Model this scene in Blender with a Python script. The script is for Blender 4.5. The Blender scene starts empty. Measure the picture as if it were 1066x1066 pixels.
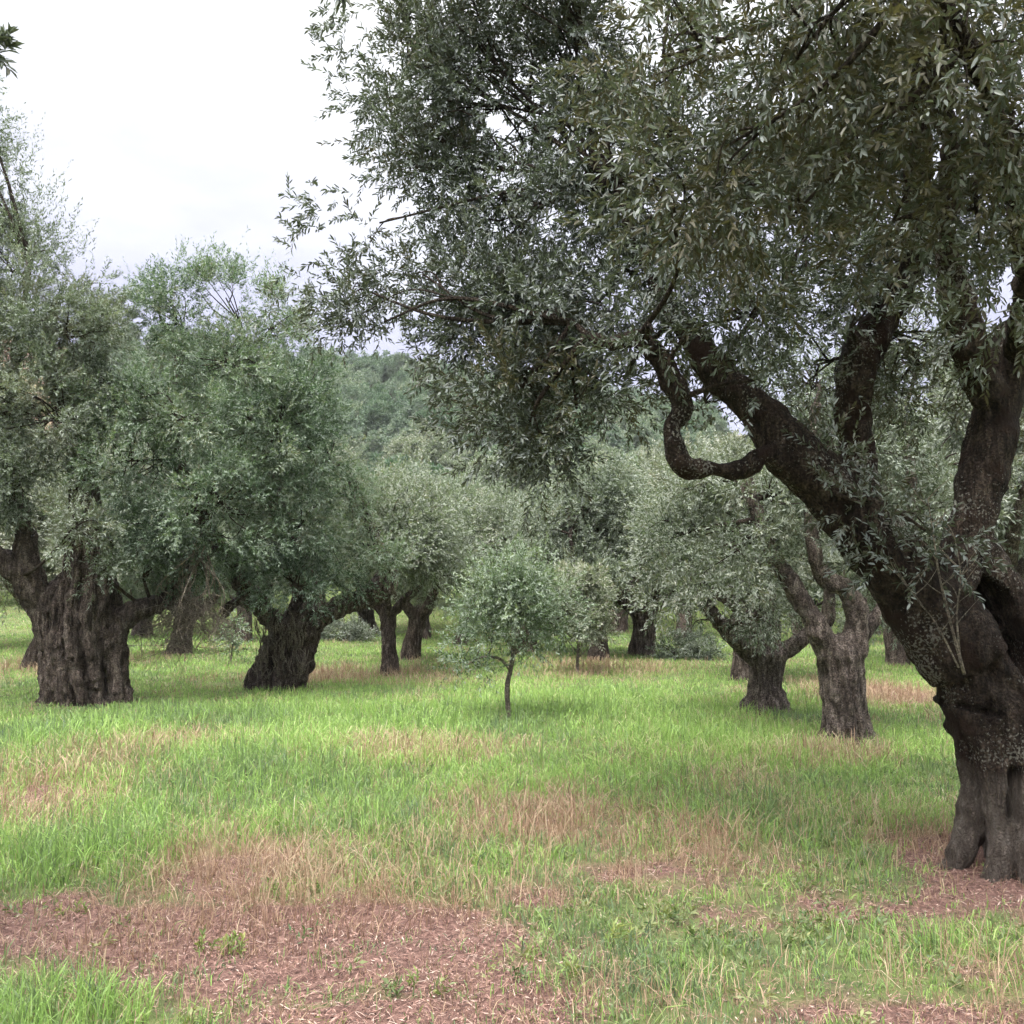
import bpy, math, random
import numpy as np
from mathutils import Vector

S = bpy.context.scene
COL = S.collection
PI = math.pi

# ------------------------------------------------------------------ camera geometry
F = 1024.0
CAMZ = 1.55
TH = math.atan(80.0 / F)
CT, ST = math.cos(TH), math.sin(TH)

def W(px, py, d):
    a = (px - 533.0) / F * d
    b = (533.0 - py) / F * d
    return np.array([a, d * CT - b * ST, CAMZ + d * ST + b * CT])

def gdepth(py):
    return CAMZ / -(ST + (533.0 - py) / F * CT)

def G(px, py):
    return W(px, py, gdepth(py))

# ------------------------------------------------------------------ noise (numpy value noise)
def _hash(ix, iy, iz, seed):
    h = (ix.astype(np.int64) * 374761393 + iy.astype(np.int64) * 668265263 + iz.astype(np.int64) * 2147483647 + seed * 974711) & 0xffffffff
    h = ((h ^ (h >> 13)) * 1274126177) & 0xffffffff
    h = ((h ^ (h >> 16)) * 2246822519) & 0xffffffff
    return ((h ^ (h >> 15)) & 0xffffff) / float(0xffffff)

def vnoise(p, seed=0):
    p = np.asarray(p, float)
    i = np.floor(p).astype(np.int64); f = p - i
    u = f * f * (3 - 2 * f)
    r = 0
    for dx in (0, 1):
        wx = u[:, 0] if dx else 1 - u[:, 0]
        for dy in (0, 1):
            wy = u[:, 1] if dy else 1 - u[:, 1]
            for dz in (0, 1):
                wz = u[:, 2] if dz else 1 - u[:, 2]
                r = r + wx * wy * wz * _hash(i[:, 0] + dx, i[:, 1] + dy, i[:, 2] + dz, seed)
    return r * 2 - 1

def fbm(p, seed=0, oct=3):
    p = np.asarray(p, float)
    r = 0; a = 1.0; t = 0
    for k in range(oct):
        r = r + a * vnoise(p * (2 ** k), seed + k * 17); t += a; a *= .5
    return r / t

def nrm(v):
    return v / np.maximum(np.linalg.norm(v, axis=-1, keepdims=True), 1e-9)

def smooth(a, b, x):
    t = np.clip((x - a) / (b - a), 0, 1)
    return t * t * (3 - 2 * t)

# ------------------------------------------------------------------ terrain
def terrain(x, y):
    x = np.asarray(x, float); y = np.asarray(y, float)
    p = np.stack([x * .35, y * .35, np.zeros_like(x)], -1).reshape(-1, 3)
    n = vnoise(p, 3).reshape(x.shape) * .05
    p2 = np.stack([x * .03, y * .03, np.zeros_like(x)], -1).reshape(-1, 3)
    n2 = fbm(p2, 9, 2).reshape(x.shape)
    crest = np.clip(30.5 - .13 * x, 12, 46)
    up = np.where(y < 150, np.clip((y - 34) / 116.0, 0, 1) ** 1.22, 1 - .7 * smooth(150, 330, y))
    near = 1 - smooth(9, 16, np.hypot(x, y)) * .0
    return n * near + up * crest + n2 * 1.6 * smooth(40, 90, y)

def tz(x, y):
    return float(terrain(np.array([x]), np.array([y]))[0])

# ------------------------------------------------------------------ mesh helpers
def link(name, me, mat=None, parent=None):
    o = bpy.data.objects.new(name, me)
    COL.objects.link(o)
    if mat is not None:
        me.materials.clear(); me.materials.append(mat)
    if parent is not None:
        o.parent = parent
    return o

def np_mesh(name, verts, polys, attrs=None, smooth_shade=False):
    """polys: list of integer arrays (n,k). attrs: per-face float dict."""
    me = bpy.data.meshes.new(name)
    verts = np.ascontiguousarray(verts, dtype=np.float32)
    me.vertices.add(len(verts)); me.vertices.foreach_set('co', verts.ravel())
    lv = np.concatenate([p.ravel() for p in polys]).astype(np.int32)
    tot = np.concatenate([np.full(len(p), p.shape[1], np.int32) for p in polys])
    st = np.concatenate([[0], np.cumsum(tot)[:-1]]).astype(np.int32)
    me.loops.add(len(lv)); me.loops.foreach_set('vertex_index', lv)
    me.polygons.add(len(st)); me.polygons.foreach_set('loop_start', st)
    if attrs:
        for k, v in attrs.items():
            a = me.attributes.new(k, 'FLOAT', 'FACE')
            a.data.foreach_set('value', np.ascontiguousarray(v, dtype=np.float32))
    me.update(calc_edges=True)
    if smooth_shade:
        me.polygons.foreach_set('use_smooth', np.ones(len(st), bool))
    return me

def tag(o, label=None, cat=None, group=None, kind=None):
    if label: o['label'] = label
    if cat: o['category'] = cat
    if group: o['group'] = group
    if kind: o['kind'] = kind
    return o

def empty(name, loc, label, cat, group=None, rz=0):
    o = bpy.data.objects.new(name, None)
    o.empty_display_size = .3
    COL.objects.link(o)
    o.location = loc; o.rotation_euler = (0, 0, rz)
    return tag(o, label, cat, group)

def copy_tree(src, label, group=None):
    r = src.copy(); COL.objects.link(r)
    r['label'] = label
    if group: r['group'] = group
    for ch in src.children:
        c = ch.copy(); COL.objects.link(c); c.parent = r
    return r

# ------------------------------------------------------------------ materials
def newmat(name):
    m = bpy.data.materials.new(name); m.use_nodes = True
    nt = m.node_tree; nt.nodes.clear()
    out = nt.nodes.new('ShaderNodeOutputMaterial')
    return m, nt, out

def N(nt, t, **kw):
    n = nt.nodes.new(t)
    for k, v in kw.items():
        setattr(n, k, v)
    return n

def ramp(nt, src, stops):
    r = N(nt, 'ShaderNodeValToRGB')
    el = r.color_ramp.elements
    while len(el) > 1: el.remove(el[-1])
    el[0].position = stops[0][0]; el[0].color = (*stops[0][1], 1)
    for p, c in stops[1:]:
        e = el.new(p); e.color = (*c, 1)
    nt.links.new(src, r.inputs[0])
    return r.outputs[0]

def mixc(nt, fac, a, b, mode='MIX'):
    m = N(nt, 'ShaderNodeMix', data_type='RGBA', blend_type=mode)
    for i, v in ((0, fac), (6, a), (7, b)):
        if hasattr(v, 'is_linked'): nt.links.new(v, m.inputs[i])
        elif i == 0: m.inputs[0].default_value = v
        else: m.inputs[i].default_value = (*v, 1)
    return m.outputs[2]

def leaf_mat(name, top, under, gloss=.45, trans=.22, objvar=0.0):
    m, nt, out = newmat(name)
    at = N(nt, 'ShaderNodeAttribute', attribute_name='tint')
    ctop = ramp(nt, at.outputs['Fac'], top)
    cund = ramp(nt, at.outputs['Fac'], under)
    geo = N(nt, 'ShaderNodeNewGeometry')
    c = mixc(nt, geo.outputs['Backfacing'], ctop, cund)
    if objvar:
        oi = N(nt, 'ShaderNodeObjectInfo')
        v = ramp(nt, oi.outputs['Random'], [(0, (1 - objvar, 1 - objvar * .6, 1 - objvar)), (.5, (1, 1, 1)), (1, (1 + objvar, 1 + objvar * .7, 1 + objvar * .5))])
        c = mixc(nt, 1.0, c, v, 'MULTIPLY')
    p = N(nt, 'ShaderNodeBsdfPrincipled')
    p.inputs['Roughness'].default_value = gloss
    p.inputs['Specular IOR Level'].default_value = .35
    nt.links.new(c, p.inputs['Base Color'])
    t = N(nt, 'ShaderNodeBsdfTranslucent')
    nt.links.new(mixc(nt, 1.0, c, (1.12, 1.22, .8), 'MULTIPLY'), t.inputs['Color'])
    mx = N(nt, 'ShaderNodeMixShader'); mx.inputs[0].default_value = trans
    nt.links.new(p.outputs[0], mx.inputs[1]); nt.links.new(t.outputs[0], mx.inputs[2])
    nt.links.new(mx.outputs[0], out.inputs[0])
    return m

def bark_mat(name, dark, mid, pale, lichen=.0, scale=1.0, moss=None, smooth_below=None):
    m, nt, out = newmat(name)
    tc = N(nt, 'ShaderNodeTexCoord')
    mp = N(nt, 'ShaderNodeMapping'); mp.inputs['Scale'].default_value = (1, 1, .22)
    nt.links.new(tc.outputs['Object'], mp.inputs[0])
    n1 = N(nt, 'ShaderNodeTexNoise'); n1.inputs['Scale'].default_value = 24 * scale
    n1.inputs['Detail'].default_value = 7; n1.inputs['Roughness'].default_value = .65
    nt.links.new(mp.outputs[0], n1.inputs['Vector'])
    v = N(nt, 'ShaderNodeTexVoronoi'); v.feature = 'DISTANCE_TO_EDGE'; v.inputs['Scale'].default_value = 26 * scale
    wv = N(nt, 'ShaderNodeVectorMath', operation='MULTIPLY_ADD')
    nt.links.new(n1.outputs['Color'], wv.inputs[0]); wv.inputs[1].default_value = (.09, .09, .09)
    nt.links.new(mp.outputs[0], wv.inputs[2]); nt.links.new(wv.outputs[0], v.inputs['Vector'])
    n2 = N(nt, 'ShaderNodeTexNoise'); n2.inputs['Scale'].default_value = 3.2
    n2.inputs['Detail'].default_value = 5; nt.links.new(tc.outputs['Object'], n2.inputs['Vector'])
    c = ramp(nt, n1.outputs['Fac'], [(.32, dark), (.5, mid), (.68, pale)])
    c2 = ramp(nt, n2.outputs['Fac'], [(.3, (.7, .68, .66)), (.7, (1.25, 1.2, 1.15))])
    c = mixc(nt, 1.0, c, c2, 'MULTIPLY')
    n3 = N(nt, 'ShaderNodeTexNoise'); n3.inputs['Scale'].default_value = 75 * scale
    n3.inputs['Detail'].default_value = 3; nt.links.new(tc.outputs['Object'], n3.inputs['Vector'])
    c = mixc(nt, 1.0, c, ramp(nt, n3.outputs['Fac'], [(.35, (.5, .5, .5)), (.5, (1, 1, 1)), (.66, (1.75, 1.72, 1.68))]), 'MULTIPLY')
    if moss:
        nm = N(nt, 'ShaderNodeTexNoise'); nm.inputs['Scale'].default_value = 5
        nm.inputs['Detail'].default_value = 6; nt.links.new(tc.outputs['Object'], nm.inputs['Vector'])
        fm = ramp(nt, nm.outputs['Fac'], [(.52, (0, 0, 0)), (.62, (1, 1, 1))])
        c = mixc(nt, fm, c, moss)
    if lichen:
        nl = N(nt, 'ShaderNodeTexNoise'); nl.inputs['Scale'].default_value = 70
        nl.inputs['Detail'].default_value = 3; nt.links.new(tc.outputs['Object'], nl.inputs['Vector'])
        nl2 = N(nt, 'ShaderNodeTexNoise'); nl2.inputs['Scale'].default_value = 3.0
        nt.links.new(tc.outputs['Object'], nl2.inputs['Vector'])
        ml = N(nt, 'ShaderNodeMath', operation='MULTIPLY'); nt.links.new(nl.outputs['Fac'], ml.inputs[0]); nt.links.new(nl2.outputs['Fac'], ml.inputs[1])
        fl = ramp(nt, ml.outputs[0], [(.345, (0, 0, 0)), (.40, (lichen,) * 3)])
        c = mixc(nt, fl, c, (.27, .255, .22))
    if smooth_below:
        sz = N(nt, 'ShaderNodeSeparateXYZ'); nt.links.new(tc.outputs['Object'], sz.inputs[0])
        zz = N(nt, 'ShaderNodeMath', operation='MULTIPLY_ADD'); nt.links.new(n2.outputs['Fac'], zz.inputs[0]); zz.inputs[1].default_value = .7; nt.links.new(sz.outputs['Z'], zz.inputs[2])
        fs = ramp(nt, zz.outputs[0], [(smooth_below, (1, 1, 1)), (min(1, smooth_below + .22), (0, 0, 0))])
        cs = ramp(nt, n1.outputs['Fac'], [(.3, (.070, .055, .045)), (.5, (.135, .110, .092)), (.7, (.22, .19, .165))])
        c = mixc(nt, fs, c, cs)
    p = N(nt, 'ShaderNodeBsdfPrincipled')
    p.inputs['Roughness'].default_value = .9; p.inputs['Specular IOR Level'].default_value = .2
    nt.links.new(c, p.inputs['Base Color'])
    cr = N(nt, 'ShaderNodeMath', operation='MINIMUM'); nt.links.new(v.outputs['Distance'], cr.inputs[0]); cr.inputs[1].default_value = .25
    ad = N(nt, 'ShaderNodeMath', operation='MULTIPLY_ADD'); nt.links.new(cr.outputs[0], ad.inputs[0]); ad.inputs[1].default_value = 1.6
    nt.links.new(n1.outputs['Fac'], ad.inputs[2])
    ad2 = N(nt, 'ShaderNodeMath', operation='MULTIPLY_ADD'); nt.links.new(n3.outputs['Fac'], ad2.inputs[0]); ad2.inputs[1].default_value = .55; nt.links.new(ad.outputs[0], ad2.inputs[2]); ad = ad2
    b = N(nt, 'ShaderNodeBump'); b.inputs['Strength'].default_value = 1.0; b.inputs['Distance'].default_value = .06 / scale
    nt.links.new(ad.outputs[0], b.inputs['Height']); nt.links.new(b.outputs[0], p.inputs['Normal'])
    nt.links.new(p.outputs[0], out.inputs[0])
    return m

M_LEAF_NEAR = leaf_mat('leaf_near', [(0, (.068, .082, .062)), (.4, (.080, .090, .064)), (.62, (.072, .070, .042)), (.78, (.068, .058, .032)), (1, (.100, .088, .046))],
                       [(0, (.23, .255, .25)), (.4, (.235, .255, .24)), (.62, (.125, .122, .092)), (.78, (.095, .085, .055)), (1, (.145, .132, .088))], .45, .3)
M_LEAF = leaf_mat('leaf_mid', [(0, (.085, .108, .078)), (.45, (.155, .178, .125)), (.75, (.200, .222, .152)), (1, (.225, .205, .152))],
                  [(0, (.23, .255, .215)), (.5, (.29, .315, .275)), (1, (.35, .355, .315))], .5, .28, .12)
M_LEAF_GREEN = leaf_mat('leaf_green', [(0, (.062, .100, .064)), (.5, (.122, .178, .106)), (.8, (.188, .255, .138)), (1, (.225, .215, .152))],
                        [(0, (.18, .225, .18)), (.5, (.23, .285, .22)), (1, (.29, .325, .26))], .5, .28)
M_LEAF_SAP = leaf_mat('leaf_sapling', [(0, (.075, .115, .068)), (.5, (.125, .180, .100)), (.8, (.185, .250, .130)), (1, (.22, .26, .14))],
                      [(0, (.20, .245, .19)), (.5, (.25, .305, .235)), (1, (.30, .345, .27))], .5, .3)
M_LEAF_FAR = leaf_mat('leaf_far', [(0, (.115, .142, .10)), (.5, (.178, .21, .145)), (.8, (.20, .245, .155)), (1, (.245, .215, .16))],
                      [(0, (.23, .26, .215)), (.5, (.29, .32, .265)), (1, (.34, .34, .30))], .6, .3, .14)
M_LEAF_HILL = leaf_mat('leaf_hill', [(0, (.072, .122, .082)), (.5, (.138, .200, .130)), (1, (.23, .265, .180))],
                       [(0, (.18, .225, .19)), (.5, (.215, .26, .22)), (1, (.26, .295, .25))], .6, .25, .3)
M_BARK_NEAR = bark_mat('bark_near', (.012, .008, .006), (.038, .027, .021), (.095, .074, .060), .9, 1.0, (.034, .019, .013), smooth_below=.78)
M_BARK = bark_mat('bark', (.026, .019, .017), (.105, .083, .073), (.25, .212, .19), .4, .8)
M_BARK_MID = bark_mat('bark_mid', (.034, .026, .023), (.14, .115, .103), (.31, .268, .245), .4, .9)
M_BARK_PALE = bark_mat('bark_pale', (.12, .10, .088), (.24, .205, .18), (.36, .325, .29), .3, 1.0)
M_TWIG = bark_mat('twig', (.025, .018, .014), (.055, .042, .034), (.10, .085, .07), 0, 1.0)
M_DEAD = bark_mat('dead_twig', (.16, .135, .11), (.25, .22, .18), (.36, .33, .28), 0, 1.0)

# ------------------------------------------------------------------ leaves
def leaf_mesh(name, O, D, L, K, ll, lw, rng, tint, ls=None, droop=.08, six=False, upbias=.8, spread=(.55, 1.2)):
    """O, D, L: shoots; K leaves each; tint per shoot."""
    n = len(O)
    t = ((np.arange(K)[None, :] + rng.uniform(.1, .9, (n, K))) / K)
    t = .08 + .92 * t
    z = np.array([0, 0, -1.0])
    dr = (droop * rng.uniform(.2, 1.8, n))[:, None, None]
    pos = O[:, None] + D[:, None] * (L[:, None] * t)[..., None] + z * dr * (L[:, None] * t ** 2)[..., None]
    tan = nrm(D[:, None] + 2 * t[..., None] * dr * z)
    ref = nrm(rng.normal(size=(n, 1, 3)))
    u = nrm(np.cross(tan, ref)); v = np.cross(tan, u)
    ph = (np.arange(K)[None, :] % 2) * PI + (np.arange(K)[None, :] // 2 % 2) * PI / 2 + rng.uniform(0, 6.28, (n, 1)) + rng.normal(0, .45, (n, K))
    a = rng.uniform(spread[0], spread[1], (n, K)) * (1.12 - .55 * t)
    ld = nrm(tan * np.cos(a)[..., None] + (u * np.cos(ph)[..., None] + v * np.sin(ph)[..., None]) * np.sin(a)[..., None])
    ld = ld.reshape(-1, 3); pos = pos.reshape(-1, 3)
    m = len(pos)
    up = np.array([0, 0, upbias]) + rng.normal(0, .6, (m, 3))
    side = nrm(np.cross(ld, up)); nor = np.cross(side, ld)
    l = ll * rng.uniform(.65, 1.2, m); w = lw * rng.uniform(.75, 1.25, m)
    if ls is not None: l = l * np.repeat(ls, K); w = w * np.repeat(ls, K)
    tip = pos + ld * l[:, None] - nor * (l * rng.uniform(-.08, .22, m))[:, None]
    ti = np.repeat(tint, K) + rng.normal(0, .13, m)
    ti = np.clip(ti, 0, 1)
    idx = np.arange(m)
    fold = nor * (w * .22)[:, None]
    if six:
        sd = side * (w * .5)[:, None]
        p1 = pos + ld * (l * .28)[:, None]; p2 = pos + ld * (l * .68)[:, None] - nor * (l * .02)[:, None]
        V = np.stack([pos, p1 + sd * .92 + fold, p2 + sd * .85 + fold, tip, p2 - sd * .85 + fold, p1 - sd * .92 + fold], 1).reshape(-1, 3)
        b = idx[:, None] * 6
        q1 = b + np.array([0, 3, 2, 1]); q2 = b + np.array([0, 5, 4, 3])
        return np_mesh(name, V, [q1, q2], {'tint': np.concatenate([ti, ti])})
    sd = side * (w * .5)[:, None]
    mid = pos + ld * (l * .45)[:, None]
    V = np.stack([pos, mid + sd + fold, tip, mid - sd + fold], 1).reshape(-1, 3)
    b = idx[:, None] * 4
    return np_mesh(name, V, [b + np.array([0, 3, 2, 1])], {'tint': ti})

def rand_unit(rng, n):
    return nrm(rng.normal(size=(n, 3)))

class Crown:
    """collects sub-clumps and their shoots"""
    def __init__(s, seed):
        s.rng = np.random.default_rng(seed); s.O = []; s.D = []; s.L = []; s.T = []; s.subs = []; s.cent = []; s.S = []
    def blob(s, c, r, dens=1.0, per=14, slen=(.12, .28), subr=(.12, .28), up=.25, shell=.45, tint=(.1, .75), cell=.12, lobes=.25, ls=1.0, gap=.0):
        c = np.asarray(c, float); r = np.asarray(r, float); rng = s.rng
        area = 4 * PI * (r[0] * r[1] + r[1] * r[2] + r[0] * r[2]) / 3
        ns = max(2, int(dens * area / cell))
        d = rand_unit(rng, ns); rad = rng.uniform(0, 1, ns) ** shell
        rad = rad * (1 + lobes * vnoise(d * 2.1 + c * 3.7, 5))
        sub = c + d * r * rad[:, None]
        outw = nrm(d / r)
        sr = rng.uniform(subr[0], subr[1], ns)
        ts = rng.uniform(tint[0], tint[1], ns)
        k = rng.poisson(per, ns).clip(3)
        ii = np.repeat(np.arange(ns), k)
        keep = np.ones(ns, bool)
        if gap:
            keep = fbm(sub * 1.5 + 11, 8, 2) < gap
            ii = ii[keep[ii]]
        m = len(ii)
        q = rand_unit(rng, m); qr = rng.uniform(0, 1, m) ** .5
        o = sub[ii] + q * (sr[ii] * qr * .85)[:, None]
        dd = nrm(q * .55 + outw[ii] * .5 + np.array([0, 0, up]) + rng.normal(0, .3, (m, 3)))
        s.O.append(o); s.D.append(dd); s.L.append(rng.uniform(slen[0], slen[1], m)); s.T.append(np.clip(ts[ii] + rng.normal(0, .1, m), 0, 1)); s.S.append(np.full(m, ls))
        s.subs.append(sub[keep]); s.cent.append((c, r))
        return s
    def shoots(s, o, d, l, tint=.5, ls=1.0):
        s.O.append(np.asarray(o, float)); s.D.append(nrm(np.asarray(d, float))); s.L.append(np.asarray(l, float)); s.T.append(np.full(len(o), tint)); s.S.append(np.full(len(o), ls))
        return s
    def arrays(s):
        return np.concatenate(s.O), np.concatenate(s.D), np.concatenate(s.L), np.concatenate(s.T), np.concatenate(s.S)

# ------------------------------------------------------------------ wood
def catmull(P, n):
    P = np.asarray(P, float)
    Q = np.vstack([2 * P[0] - P[1], P, 2 * P[-1] - P[-2]])
    out = []
    for i in range(1, len(Q) - 2):
        t = np.linspace(0, 1, n, endpoint=False)[:, None]
        p0, p1, p2, p3 = Q[i - 1], Q[i], Q[i + 1], Q[i + 2]
        out.append(.5 * ((2 * p1) + (-p0 + p2) * t + (2 * p0 - 5 * p1 + 4 * p2 - p3) * t ** 2 + (-p0 + 3 * p1 - 3 * p2 + p3) * t ** 3))
    out.append(P[-1:])
    return np.vstack(out)

def tube(V, Fq, pts, rad, seg=12, sub=5, flute=0, fdepth=0.0, twist=0.0, flare=0.0, flare_h=.4, seed=0, rough=.0):
    """append a capped tube to lists V (verts) and Fq (faces)"""
    pr = catmull(np.hstack([np.asarray(pts, float), np.asarray(rad, float)[:, None]]), sub)
    p = pr[:, :3]; r = np.maximum(pr[:, 3], .0015)
    n = len(p)
    tn = nrm(np.gradient(p, axis=0))
    ref = np.array([.3, 1.0, .1])
    u = nrm(np.cross(tn, ref)); v = np.cross(tn, u)
    th = np.linspace(0, 2 * PI, seg, endpoint=False)
    s = np.concatenate([[0], np.cumsum(np.linalg.norm(np.diff(p, axis=0), axis=1))])
    R = np.repeat(r[:, None], seg, 1)
    if flare:
        hz = p[:, 2] - p[0, 2]
        fl = flare * np.exp(-np.maximum(hz, 0) / flare_h)
        lob = .55 + .45 * np.cos(th * 5 + seed) * np.cos(th * 2 + seed * 1.7)
        R = R * (1 + fl[:, None] * lob[None, :])
    if flute:
        ang = th[None, :] + twist * s[:, None]
        g = np.abs(np.sin(ang * flute / 2 + seed)) ** .7 + .6 * np.abs(np.sin(ang * (flute * .5 + 1.5) + seed * 2.3 + s[:, None] * .7)) - .9
        R = R * (1 + fdepth * g)
    if rough:
        q = p[:, None] + (u[:, None] * np.cos(th)[None, :, None] + v[:, None] * np.sin(th)[None, :, None]) * r[:, None, None]
        R = R * (1 + rough * fbm(q.reshape(-1, 3) * 2.6, seed + 40, 2).reshape(R.shape) * 1.6)
    ring = p[:, None] + (u[:, None] * np.cos(th)[None, :, None] + v[:, None] * np.sin(th)[None, :, None]) * R[..., None]
    b = len(V)
    base = sum(len(x) for x in V)
    V.append(ring.reshape(-1, 3)); V.append(np.vstack([p[0], p[-1]]))
    i = np.arange(n - 1)[:, None] * seg; j = np.arange(seg)[None, :]; j2 = (j + 1) % seg
    q = np.stack([i + j, i + j2, i + seg + j2, i + seg + j], -1).reshape(-1, 4) + base
    Fq[0].append(q)
    c0 = base + n * seg; c1 = c0 + 1
    jj = np.arange(seg); k2 = (jj + 1) % seg
    Fq[1].append(np.stack([np.full(seg, c0), base + k2, base + jj], -1))
    e = base + (n - 1) * seg
    Fq[1].append(np.stack([np.full(seg, c1), e + jj, e + k2], -1))

def tubes_mesh(name, V, Fq, sm=True):
    return np_mesh(name, np.vstack(V), [np.vstack(Fq[0]), np.vstack(Fq[1])], smooth_shade=sm)

def remeshed(name, V, Fq, voxel, disp, seed, dents=(), smooth_it=2):
    """join overlapping tubes into one bark surface, then gnarl it"""
    me = tubes_mesh(name, V, Fq)
    ob = bpy.data.objects.new(name, me); COL.objects.link(ob)
    md = ob.modifiers.new('r', 'REMESH'); md.mode = 'VOXEL'; md.voxel_size = voxel; md.use_smooth_shade = True
    if smooth_it:
        ms = ob.modifiers.new('s', 'SMOOTH'); ms.iterations = smooth_it; ms.factor = .5
    dg = bpy.context.evaluated_depsgraph_get(); dg.update()
    me2 = bpy.data.meshes.new_from_object(ob.evaluated_get(dg))
    bpy.data.objects.remove(ob); bpy.data.meshes.remove(me)
    n = len(me2.vertices)
    co = np.empty(n * 3, np.float32); me2.vertices.foreach_get('co', co); co = co.reshape(-1, 3).astype(float)
    no = np.empty(n * 3, np.float32); me2.vertices.foreach_get('normal', no); no = no.reshape(-1, 3)
    wob = fbm(co * 1.7, seed + 3, 2)[:, None] * .12
    st = (co + wob) * np.array([9.0, 9.0, 1.6])
    knob = fbm(co * 15, seed + 6, 3)
    ridge = 1 - np.abs(vnoise(st, seed)) * 2
    ridge2 = 1 - np.abs(vnoise(st * 2.2 + 7, seed + 1)) * 2
    lump = fbm(co * 5.5, seed + 2, 3)
    d = disp * (.55 * ridge + .3 * ridge2 + .7 * lump + .55 * knob)
    co = co + no * d[:, None]
    for p1, p2, rad, dep in dents:      # hollows rotted into the wood
        ax = p2 - p1; t = np.clip(((co - p1) @ ax) / (ax @ ax), 0, 1)
        q = co - (p1 + t[:, None] * ax)
        rr = np.hypot(q[:, 0], q[:, 2] ) / (rad * (1 + .25 * vnoise(co * 9, seed + 8)))
        k = (1 - smooth(.75, 1.0, rr)) * (no[:, 1] < .35) * (np.abs(q[:, 1]) < .45)
        co[:, 1] += k * dep
    me2.vertices.foreach_set('co', co.astype(np.float32).ravel()); me2.update()
    me2.name = name
    return me2

def add_branches(e, cr, anchors, seed, rc=.028, rs=.010, frac=.5, mat=None):
    """branches from the limbs into each clump, thinner ones on to the sub-clumps; one part per limb point they spring from"""
    rng = np.random.default_rng(seed)
    A = np.asarray(anchors, float)
    sets = {}
    for (c, r), subs in zip(cr.cent, cr.subs):
        i = int(np.argmin(np.linalg.norm(A - c, axis=1))); a = A[i]
        if len(subs) == 0: continue
        V, Fq = sets.setdefault(i, ([], ([], [])))
        m = (a + c) / 2 + rng.normal(0, .12, 3) * min(.8, np.linalg.norm(c - a))
        line = catmull([a, m, c], 6)
        tube(V, Fq, [a, m, c], [rc * 1.5, rc * 1.0, rc * .5], seg=6, sub=5)
        k = max(1, int(len(subs) * frac))
        for sgo in subs[rng.permutation(len(subs))[:k]]:
            b = line[int(rng.integers(len(line) // 2, len(line)))]
            if np.linalg.norm(sgo - b) > 2.5: continue
            mm = (b + sgo) / 2 + rng.normal(0, .13, 3) * np.linalg.norm(sgo - b) + np.array([0, 0, .05])
            tube(V, Fq, [b, mm, sgo + (sgo - c) * .08], [rs * 1.5, rs, rs * .35], seg=4, sub=4)
    for V, Fq in sets.values():
        link('branch', tubes_mesh('branch', V, Fq), mat or M_TWIG, e)

# ------------------------------------------------------------------ generic olive (own coordinates, base at origin)
def generic_olive(seed, h=4.2, cr=2.0, tr=.26, leaf=(.10, .032), K=12, per=9, cell=.17, dens=1.0, voxel=.035, bottom=1.2, seg=14, nb=9, tint=(.1, .8)):
    rng = np.random.default_rng(seed)
    V = []; Fq = ([], [])
    fork = h * rng.uniform(.22, .3)
    lean = rng.normal(0, .12, 2)
    top = np.array([lean[0], lean[1], fork])
    tube(V, Fq, [(0, 0, -.15), (0, 0, .1), tuple(top * .6), tuple(top)], [tr * 1.15, tr * 1.05, tr * .9, tr], seg=seg, flute=5, fdepth=.14, twist=.8, flare=.45, flare_h=.25, seed=seed, rough=.1)
    anchors = []
    nl = int(rng.integers(3, 5)); a0 = rng.uniform(0, 6.28)
    C = Crown(seed + 100)
    zc = (h + bottom) / 2
    for k in range(nl):
        a = a0 + k * 2 * PI / nl + rng.normal(0, .25)
        d = np.array([math.cos(a), math.sin(a), 0])
        p1 = top + d * .35 + np.array([0, 0, .25]); p2 = top + d * cr * .4 + np.array([0, 0, h * .17]) + rng.normal(0, .08, 3)
        p3 = top + d * cr * .62 + np.array([0, 0, h * .34]) + rng.normal(0, .12, 3)
        tube(V, Fq, [top - np.array([0, 0, .1]), p1, p2, p3], [tr * .7, tr * .55, tr * .38, tr * .2], seg=10, seed=seed + k, rough=.12)
        anchors += [p2, p3]
    for k in range(nb):
        a = rng.uniform(0, 6.28); e = rng.uniform(-.55, 1.0)
        rr = cr * rng.uniform(.35, .72) * math.sqrt(max(.12, 1 - max(e, 0) ** 2))
        c = np.array([math.cos(a) * rr, math.sin(a) * rr, zc + e * (h - bottom) * .36])
        r = cr * rng.uniform(.32, .52)
        C.blob(c, (r, r * rng.uniform(.85, 1.15), r * rng.uniform(.75, 1.0)), dens, per, (.18, .36), (.18, .40), tint=tint, cell=cell, gap=.3)
    C.blob((0, 0, zc + .1 * h), (cr * .55, cr * .55, (h - bottom) * .4), dens * .8, per, (.2, .42), (.2, .42), tint=tint, cell=cell)
    return V, Fq, C, anchors, rng

def build_generic(name, seed, label, mat, group=None, twig=True, leaf=(.10, .032), K=12, six=False, bark=None, voxel=.035, disp=.02, **kw):
    V, Fq, C, anchors, rng = generic_olive(seed, leaf=leaf, K=K, voxel=voxel, **kw)
    e = empty(name, (0, 0, 0), label, 'olive tree', group)
    if voxel: me = remeshed('trunk', V, Fq, voxel, disp, seed)
    else: me = tubes_mesh('trunk', V, Fq)
    link('trunk', me, bark or M_BARK, e)
    if twig:
        add_branches(e, C, anchors, seed, .022, .010, .35)
    O, D, L, T, LS = C.arrays()
    link('crown', leaf_mesh('crown', O, D, L, K, leaf[0], leaf[1], rng, T, LS, six=six), mat, e)
    return e

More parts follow.
